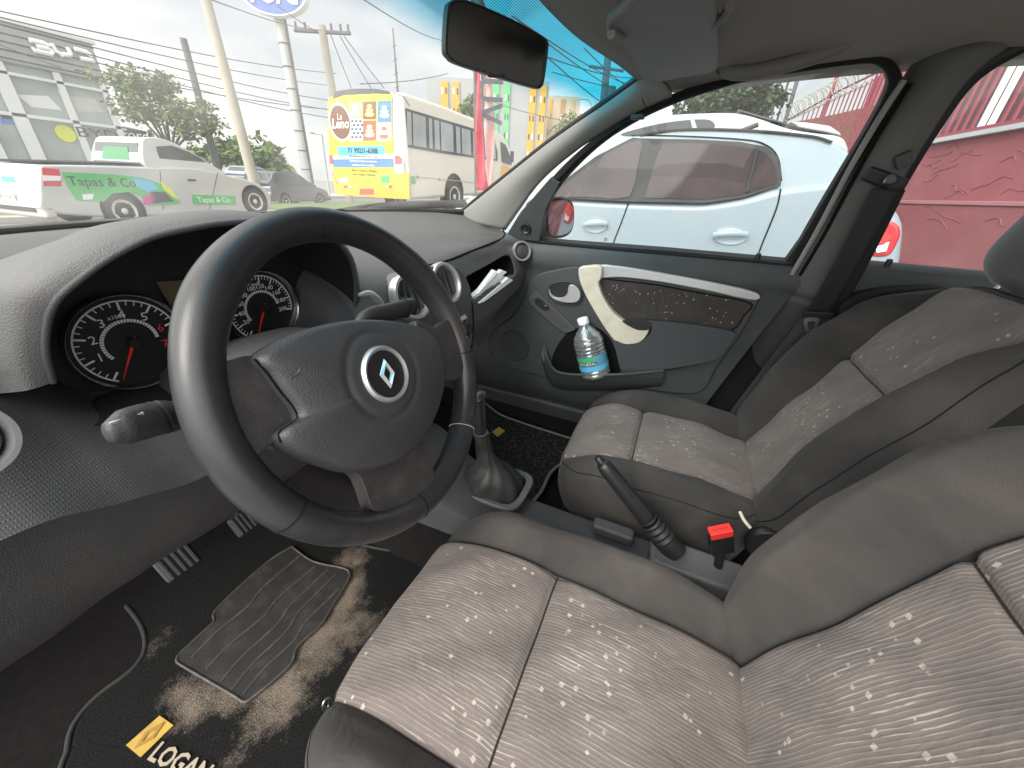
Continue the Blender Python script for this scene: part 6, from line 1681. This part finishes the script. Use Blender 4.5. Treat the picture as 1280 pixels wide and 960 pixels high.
# ---- showroom -------------------------------------------------------------------------------
GY = 26.0
def G(px, py, off=0): return P(px, py, y=GY-off)
sr = thing('car_showroom', 'glass-fronted car showroom with grey cladding band and white three-letter sign', 'building', G(60,205))
z0b = .1
TL_, TR_ = G(-60,10), G(113,54); BLb, BRb = G(-60,68), G(131,97)
zt_, zb_ = G(60,41).z, G(60,88).z
XR_ = G(122,75).x; XL_ = G(-60,100).x-6
prism('cladding_band', [V((XL_,GY,zb_)), V((XR_,GY,zb_)), V((XR_,GY,zt_)), V((XL_,GY,zt_))], V((0,12,0)), M['bld'], sr, bevel=.05)
for k in range(5):
    z = zb_+(zt_-zb_)*(k+.5)/5; tube('cladding_joint', [V((XL_,GY-.01,z)), V((XR_,GY-.01,z))], .025, M['ink'], sr, n=4)
prism('glass_front', [V((XL_,GY+.25,.1)), V((XR_-.1,GY+.25,.1)), V((XR_-.1,GY+.25,zb_)), V((XL_,GY+.25,zb_))], V((0,.1,0)), M['bldglass'], sr, smooth=False)
prism('roof_edge', [V((XL_,GY-.1,zt_)), V((XR_+.1,GY-.1,zt_)), V((XR_+.1,GY-.1,zt_+.12)), V((XL_,GY-.1,zt_+.12))], V((0,12,0)), M['bldwhite'], sr, smooth=False)
prism('end_wall', [V((XR_-.12,GY+.1,.1)), V((XR_,GY+.1,.1)), V((XR_,GY+.1,zb_)), V((XR_-.12,GY+.1,zb_))], V((0,11.8,0)), M['bldwhite'], sr, smooth=False)
prism('back_wall', [V((XL_,GY+11.8,.1)), V((XR_,GY+11.8,.1)), V((XR_,GY+11.8,zb_)), V((XL_,GY+11.8,zb_))], V((0,.1,0)), M['bldwhite'], sr, smooth=False)
def mull(x, w, m_='bldwhite'): box('mullion', V((x, GY+.12, (zb_+.1)/2)), (w, .14, zb_-.1), M[m_], sr, bevel=0)
for px_, w in ((28,.42),(95,.22),(146,.22),(-20,.3)): mull(P(px_, 150, y=GY).x, w)
for py_, w in ((152,.12),(106,.10)): 
    z = G(90,py_).z; box('transom', V(((XL_+XR_)/2, GY+.10, z)), (XR_-XL_, .10, w), M['bldwhite'], sr, bevel=0)
# light panels seen inside through the glass
for q, m_ in (([(20,118),(60,120),(78,138),(40,134)], 'bldwhite'), ([(85,120),(118,123),(130,140),(98,140)], 'concgrey'), ([(0,142),(16,143),(21,156),(2,155)], 'blue'), ([(2,143),(15,144),(17,149),(3,148)], 'paper')):
    prism('showroom_panel', [G(a, b, -.24) for a, b in q], V((0,.01,0)), M[m_], sr, smooth=False)
lathe('round_sticker', [(0,0),(.33,0),(.33,.02),(0,.02)], G(82,167,-.22), (0,-1,0), M['lime'], sr, n=24)
# three-letter sign made of rounded bars
def bar(pts, parent, y=GY, r=.085, m_='paper'):
    tube('sign_letter', [G(a, b, .12) for a, b in pts], r, M[m_], parent, n=8)
sg = thing('showroom_sign', 'white three-letter lettering on the grey cladding of the showroom', 'sign', G(76,62,.1))
bar([(37,50),(55,54),(62,58),(61,61),(46,58)], sg); bar([(61,61),(66,65),(64,68),(43,63),(41,59)], sg)
bar([(64,54),(70,64),(77,68)], sg); bar([(77,68),(88,69),(88,66),(84,59)], sg); bar([(74,66),(79,70)], sg)
bar([(93,61),(108,65),(115,71),(117,76),(101,73)], sg)
text('sign_letter', 'BYD', G(123,168,-.05), V((1,0,0)), V((0,0,1)), .55, M['ink'], sg, ext=.01, sxy=(1.5,1))
# low dark annexe with an oval-script sign
an = thing('annexe_block', 'low dark block right of the showroom carrying small white script', 'building', G(172,175,-1))
prism('block_wall', [G(155,158,-1), G(192,166,-1), V((G(192,166,-1).x, GY+1, .1)), V((G(155,158,-1).x, GY+1, .1))], V((0,6,0)), M['bld'], an, smooth=False)
prism('sign_board', [G(157,160,-.9), G(190,166,-.9), G(188,182,-.9), G(160,177,-.9)], V((0,.05,0)), M['ink'], an, smooth=False)
text('sign_lettering', 'Ford', G(167,169,-.8), V((1,0,0)), V((0,0,1)), .62, M['paper'], an, ext=.01, shear=.3)
# white rails in front of it
rl = thing('forecourt_railing', 'white metal railing in front of the showroom glass', 'railing', G(60,195,6))
for z_ in (.5, .8, 1.05): tube('rail', [V((XL_,GY-6,z_)), V((XR_+1,GY-6,z_))], .035, M['bldwhite'], rl, n=6)
for k in range(24): 
    xx_ = XL_+(XR_+1-XL_)*k/23; tube('rail_post', [V((xx_,GY-6,.1)), V((xx_,GY-6,1.08))], .03, M['bldwhite'], rl, n=6)

# ---- poles -------------------------------------------------------------------------------
def vpole(name, label, cat, top, bot, D, r0_, r1_, mat, n=14, z0=0, group=None):
    a = PD(*top, D); b = PD(*bot, D); b.z = z0
    m_ = a.lerp(b, .5); t = thing(name, label, cat, b, group)
    tube('shaft', [a, b], [r0_, r1_], mat, t, n=n); return t, a, b
vpole('concrete_pole', 'tan concrete pole rising behind the cab of the pickup', 'pole', (252,-20), (318,225), 14.5, .14, .17, M['concrete'])
vpole('dark_pole', 'dark timber pole with fittings beside the leafy street tree', 'pole', (229,48), (270,205), 21, .13, .17, M['darkwood'])
for q in ((240,92),(246,112),(250,126)):
    c = PD(*q, 20.9)
t, a, b = vpole('sign_pylon', 'tall grey pylon carrying the blue oval sign', 'sign post', (343,-15), (386,232), 24, .22, .24, M['concgrey'], n=8)
for k in range(9):
    c = a.lerp(b, .12+k*.1); tube('pylon_joint', [c, c-V((0,0,.05))], .255, M['darkwood'], t, n=8)
tube('pylon_cable', [a+RT*.26, b+RT*.28], .05, M['darkwood'], t, n=6)
oc = PD(341,-9,23.4)
ov_ = thing('oval_sign', 'blue oval sign with white script at the top of the pylon', 'sign', oc)
ON = -FH
lathe('sign_face', [(0,.02),(1.55,.02),(1.55,-.3),(0,-.3)], oc, ON, mk('sign_blue', (.03,.09,.36), .3), ov_, n=64, sx=.52, ea=(0,0,1), capends=False)
lathe('sign_rim', [(1.44,.02),(1.46,.05),(1.54,.05),(1.56,.02),(1.56,-.32)], oc, ON, M['paper'], ov_, n=64, sx=.52, ea=(0,0,1), capends=False)
text('sign_lettering', 'Ford', oc+ON*.05, RTH if 'RTH' in globals() else _rt, V((0,0,1)), 1.2, M['paper'], ov_, ext=.02, shear=.35, bold=.02)
t, a, b = vpole('utility_pole', 'concrete utility pole with a crossarm of insulators behind the bus', 'utility pole', (402,32), (420,125), 26, .20, .24, M['concrete'])
c = a-V((0,0,.25)); tube('crossarm', [c-_rt*1.5+V((0,0,.0)), c+_rt*1.5+V((0,0,.0))], .09, M['darkwood'], t, n=6)
for k in (-1.4,-.9,.5,1.0,1.4): tube('insulator', [c+_rt*k, c+_rt*k+V((0,0,.35))], .06, M['darkwood'], t, n=8)
t, a, b = vpole('lattice_mast', 'thin lattice radio mast rising behind the minibus roof', 'mast', (491,35), (498,118), 60, .10, .28, M['darkwood'], n=4)
for k in range(12):
    c = a.lerp(b, .1+k*.075); tube('mast_rung', [c-_rt*.3, c+_rt*.3+V((0,0,.25))], .04, M['darkwood'], t, n=4)
t, a, b = vpole('street_lamp', 'slim grey street lamp left of the minibus', 'street lamp', (402,168), (411,240), 30, .06, .08, M['concgrey'])
tube('lamp_arm', [a, a-_rt*.5+V((0,0,.05))], .05, M['concgrey'], t); box('lamp_head', a-_rt*.6+V((0,0,.04)), (.5,.2,.08), M['concgrey'], t)
t, a, b = vpole('utility_pole', 'dark utility pole seen through the blue sun strip of the windscreen', 'utility pole', (760,70), (757,150), 22, .16, .20, M['darkwood'])
tube('crossarm', [a-_rt*.8-V((0,0,.4)), a+_rt*.8-V((0,0,.5))], .06, M['darkwood'], t, n=6)
tube('transformer', [a+_rt*.35-V((0,0,1.1)), a+_rt*.35-V((0,0,1.9))], .22, M['darkwood'], t, n=12)
t, a, b = vpole('street_lamp', 'double-armed street lamp beside the beige apartment block', 'street lamp', (744,128), (744,165), 34, .06, .07, M['concgrey'])
tube('lamp_arm', spl([a-_rt*1.3+V((0,0,.15)), a-_rt*.5+V((0,0,.12)), a-V((0,0,.4)), a+_rt*.5+V((0,0,.12)), a+_rt*1.3+V((0,0,.15))], 5), .06, M['concgrey'], t, n=6)
t, a, b = vpole('flag_pole', 'thin pole with a hanging green and yellow flag behind the second white car', 'flagpole', (989,90), (972,160), 12, .025, .03, M['darkwood'])
fp = [PD(a_, b_, 11.9) for a_, b_ in [(968,112),(975,110),(977,128),(972,136),(967,124)]]
prism('flag', fp, FH*.01, mk('flag_green', (.05,.30,.10), .8), t, smooth=False)
prism('flag_diamond', [PD(a_, b_, 11.85) for a_, b_ in [(971,114),(975,120),(972,128),(969,121)]], FH*.01, mk('flag_yellow', (.70,.55,.05), .8), t, smooth=False)
prism('flag_disc', [PD(a_, b_, 11.82) for a_, b_ in [(971,119),(973,119),(973,123),(971,123)]], FH*.01, M['blue'], t, smooth=False)
vpole('concrete_pole', 'thin grey pole standing behind the dark leafy tree', 'pole', (1001,85), (987,150), 13, .05, .05, M['darkwood'])

# ---- banners -------------------------------------------------------------------------------
def banner(name, label, pts, D, mat, txt=None):
    pp = [PD(a, b, D) for a, b in pts]; b_ = PD(605,250,D); b_.z = 0
    t = thing(name, label, 'banner', b_, group='feather banners by the roadside')
    n_ = len(pp)//2; L_ = resample(spl(pp[:n_], 5), 24); R_ = resample(spl(pp[n_:][::-1], 5), 24)
    rows = []
    for i in range(24):
        rows.append([L_[i].lerp(R_[i], j/8)+FH*.05*math.sin(j/8*5+i*.35) for j in range(9)])
    loft('banner_cloth', rows, mat, t, solid=.004)
    tube('banner_pole', [L_[0]+V((0,0,.1)), V((L_[-1].x, L_[-1].y, 0))], .015, M['darkwood'], t, n=8)
    if txt:
        c = L_[8].lerp(R_[8], .5)-FH*.08
        text('banner_lettering', txt, PD(611,118,D)-FH*.08, V((0,0,-1)), _rt, .46, M['ink'], t, ext=.003, bold=.008, sxy=(.8,1))
    return t
banner('feather_banner', 'pale pink banner with dark vertical lettering behind the red edged one', [(602,88),(604,140),(608,200),(610,235),(616,235),(617,200),(618,150),(613,88)], 5.9, M['flagpink'], 'SUV')
banner('feather_banner', 'tall red banner with a torn edge between the minibus and the apartments', [(593,88),(594,140),(595,190),(596,238),(610,238),(606,200),(602,150),(600,88)], 5.6, M['flagred'])

# ---- apartment blocks --------------------------------------------------------------------
def block(name, label, xl, xr, yt, D, mat, stripes, depth=14, lean=0):
    a = PD(xl, 170, D); b = PD(xr, 170, D); zt = PD((xl+xr)/2, yt, D).z
    a.z = b.z = 0; d_ = (b-a).normalized(); nn = V((d_.y,-d_.x,0)); nn = nn if nn.dot(FH) > 0 else -nn
    t = thing(name, label, 'building', a.lerp(b, .5)); w = (b-a).length
    prism('block_wall', [a, b, b+V((0,0,zt)), a+V((0,0,zt))], nn*depth, mat, t, smooth=False)
    for (f0, f1, m_) in stripes:
        p0, p1 = a.lerp(b, f0), a.lerp(b, f1)
        prism('colour_stripe', [p0-nn*.3, p1-nn*.3, p1-nn*.3+V((0,0,zt-.6)), p0-nn*.3+V((0,0,zt-.6))], nn*.32, m_, t, smooth=False)
    fl = int(zt/3.0)
    k = 0
    for i in range(fl):
        z = 1.2+i*3.0
        for (f0, f1, m_) in stripes:
            for s in (.25, .75):
                if k >= 96: break
                c = a.lerp(b, f0+(f1-f0)*s)-nn*.34
                box('window', c+V((0,0,z+.6)), (w*(f1-f0)*.20, .1, .9), M['paper'] if (i+int(s*4)) % 3 == 0 else M['ink'], t, ex=d_, ey=nn, bevel=0); k += 1
        for f in (.5,):
            pass
    return t
block('apartment_block', 'white apartment block with two yellow window stripes, behind the bus roof', 536, 592, 97, 85, M['apt'], [(.30,.46,M['apty']),(.54,.70,M['apty'])])
block('apartment_block', 'white apartment block with green and yellow stripes right of the banner', 614, 682, 100, 88, M['apt'], [(.02,.13,M['aptg']),(.22,.32,M['aptg']),(.66,.78,M['apty']),(.84,.96,M['apty'])])
block('apartment_block', 'beige apartment block, farthest right, below the blue sun strip', 682, 721, 120, 105, M['apt2'], [(.04,.12,M['apty']),(.40,.52,mk('stripe_brown', (.35,.18,.08), .8)),(.74,.82,mk('stripe_tan', (.45,.28,.14), .8))])

# ---- overhead wires -----------------------------------------------------------------------
wires = [((-40,12),13,(420,108),34),((-40,5),13,(420,92),34),((100,55),16,(430,128),34),((110,68),16,(430,140),34),((120,78),16,(430,150),34),((130,92),17,(430,138),34),((-40,40),15,(130,100),24),
         ((265,0),14,(402,38),26),((345,6),22,(400,42),26),((430,45),26,(480,110),30),((425,45),26,(465,112),30),((412,40),26,(440,112),30),((440,-10),9,(560,52),22),((450,105),40,(560,92),60),
         ((640,20),8,(800,110),20),((650,28),8,(800,125),20),((660,50),9,(790,150),22),((680,70),12,(800,98),22),((690,90),20,(770,110),22),((600,120),60,(700,150),40),((730,60),10,(800,115),20)]
for (a, Da, b, Db) in wires:
    p0, p1 = PD(*a, Da), PD(*b, Db)
    pts_ = [p0.lerp(p1, k/14)-V((0,0,.03*(p1-p0).length*math.sin(PI*k/14)*.35)) for k in range(15)]
    o_ = tube('overhead_wire', pts_, .0008*max(12, (Da+Db)/2), M['wire'], None, n=5)
    setp(o_, 'thin dark overhead wire strung across the sky', 'wire', 'overhead wires')
EXPO = 1.15

# ------------------------------------------------------------------ camera, sky, sun
cd = bpy.data.cameras.new('camera'); co = bpy.data.objects.new('camera', cd); COL.objects.link(co)
co.matrix_world = Matrix.Translation(CAMP) @ Matrix((RT, UP, -FW)).transposed().to_4x4()
cd.sensor_width = 36; cd.lens = FPX/1280*36; cd.clip_start = .02; cd.clip_end = 3000; sc.camera = co
wd = bpy.data.worlds.new('World'); sc.world = wd; wd.use_nodes = True
N = wd.node_tree.nodes; L = wd.node_tree.links; bg = N['Background']
sun_el, sun_az = rad(38), rad(-72)
sky = N.new('ShaderNodeTexSky'); sky.sky_type = 'NISHITA'; sky.sun_disc = False; sky.sun_elevation = sun_el; sky.sun_rotation = sun_az
sky.air_density = 1; sky.dust_density = 4; sky.ozone_density = 1
# overcast: even grey-white cloud layer over most of the blue
tc = N.new('ShaderNodeTexCoord'); no = N.new('ShaderNodeTexNoise'); no.inputs['Scale'].default_value = 2.2; no.inputs['Detail'].default_value = 7; no.inputs['Roughness'].default_value = .5
mp = N.new('ShaderNodeMapping'); mp.inputs['Scale'].default_value = (1, 1, 2.4); L.new(tc.outputs['Generated'], mp.inputs[0]); L.new(mp.outputs[0], no.inputs['Vector'])
cr = N.new('ShaderNodeValToRGB'); cr.color_ramp.elements[0].position = .38; cr.color_ramp.elements[1].position = .62
cr.color_ramp.elements[0].color = (.64, .67, .71, 1); cr.color_ramp.elements[1].color = (1.15, 1.12, 1.06, 1)
L.new(no.outputs['Fac'], cr.inputs[0])
# the overcast is brighter round the hidden sun
dt = N.new('ShaderNodeVectorMath'); dt.operation = 'DOT_PRODUCT'; L.new(tc.outputs['Generated'], dt.inputs[0])
dt.inputs[1].default_value = (math.sin(sun_az)*math.cos(sun_el), math.cos(sun_az)*math.cos(sun_el), math.sin(sun_el))
mr_ = N.new('ShaderNodeMapRange'); mr_.interpolation_type = 'SMOOTHSTEP'; mr_.inputs[1].default_value = .0; mr_.inputs[2].default_value = .85; mr_.inputs[3].default_value = 3.9; mr_.inputs[4].default_value = 13.0; L.new(dt.outputs['Value'], mr_.inputs[0])
sc2 = N.new('ShaderNodeVectorMath'); sc2.operation = 'SCALE'; L.new(cr.outputs[0], sc2.inputs[0]); L.new(mr_.outputs[0], sc2.inputs['Scale'])
mx = N.new('ShaderNodeMix'); mx.data_type = 'RGBA'; mx.inputs['Factor'].default_value = .93
L.new(sky.outputs[0], mx.inputs['A']); L.new(sc2.outputs[0], mx.inputs['B']); L.new(mx.outputs['Result'], bg.inputs[0])
bg.inputs[1].default_value = .14
sd = bpy.data.lights.new('sun', 'SUN'); sd.energy = 1.5; sd.angle = rad(30); sd.color = (1, .96, .90)
so = bpy.data.objects.new('sun', sd); COL.objects.link(so)
sdir = V((math.sin(sun_az)*math.cos(sun_el), math.cos(sun_az)*math.cos(sun_el), math.sin(sun_el)))
so.rotation_euler = sdir.to_track_quat('Z', 'Y').to_euler(); so.location = (0, 0, 30)
sc.view_settings.view_transform = 'Standard'; sc.view_settings.look = 'None'; sc.view_settings.gamma = 1; sc.view_settings.exposure = EXPO
sc.cycles.transparent_max_bounces = 16
sc.cycles.max_bounces = 8
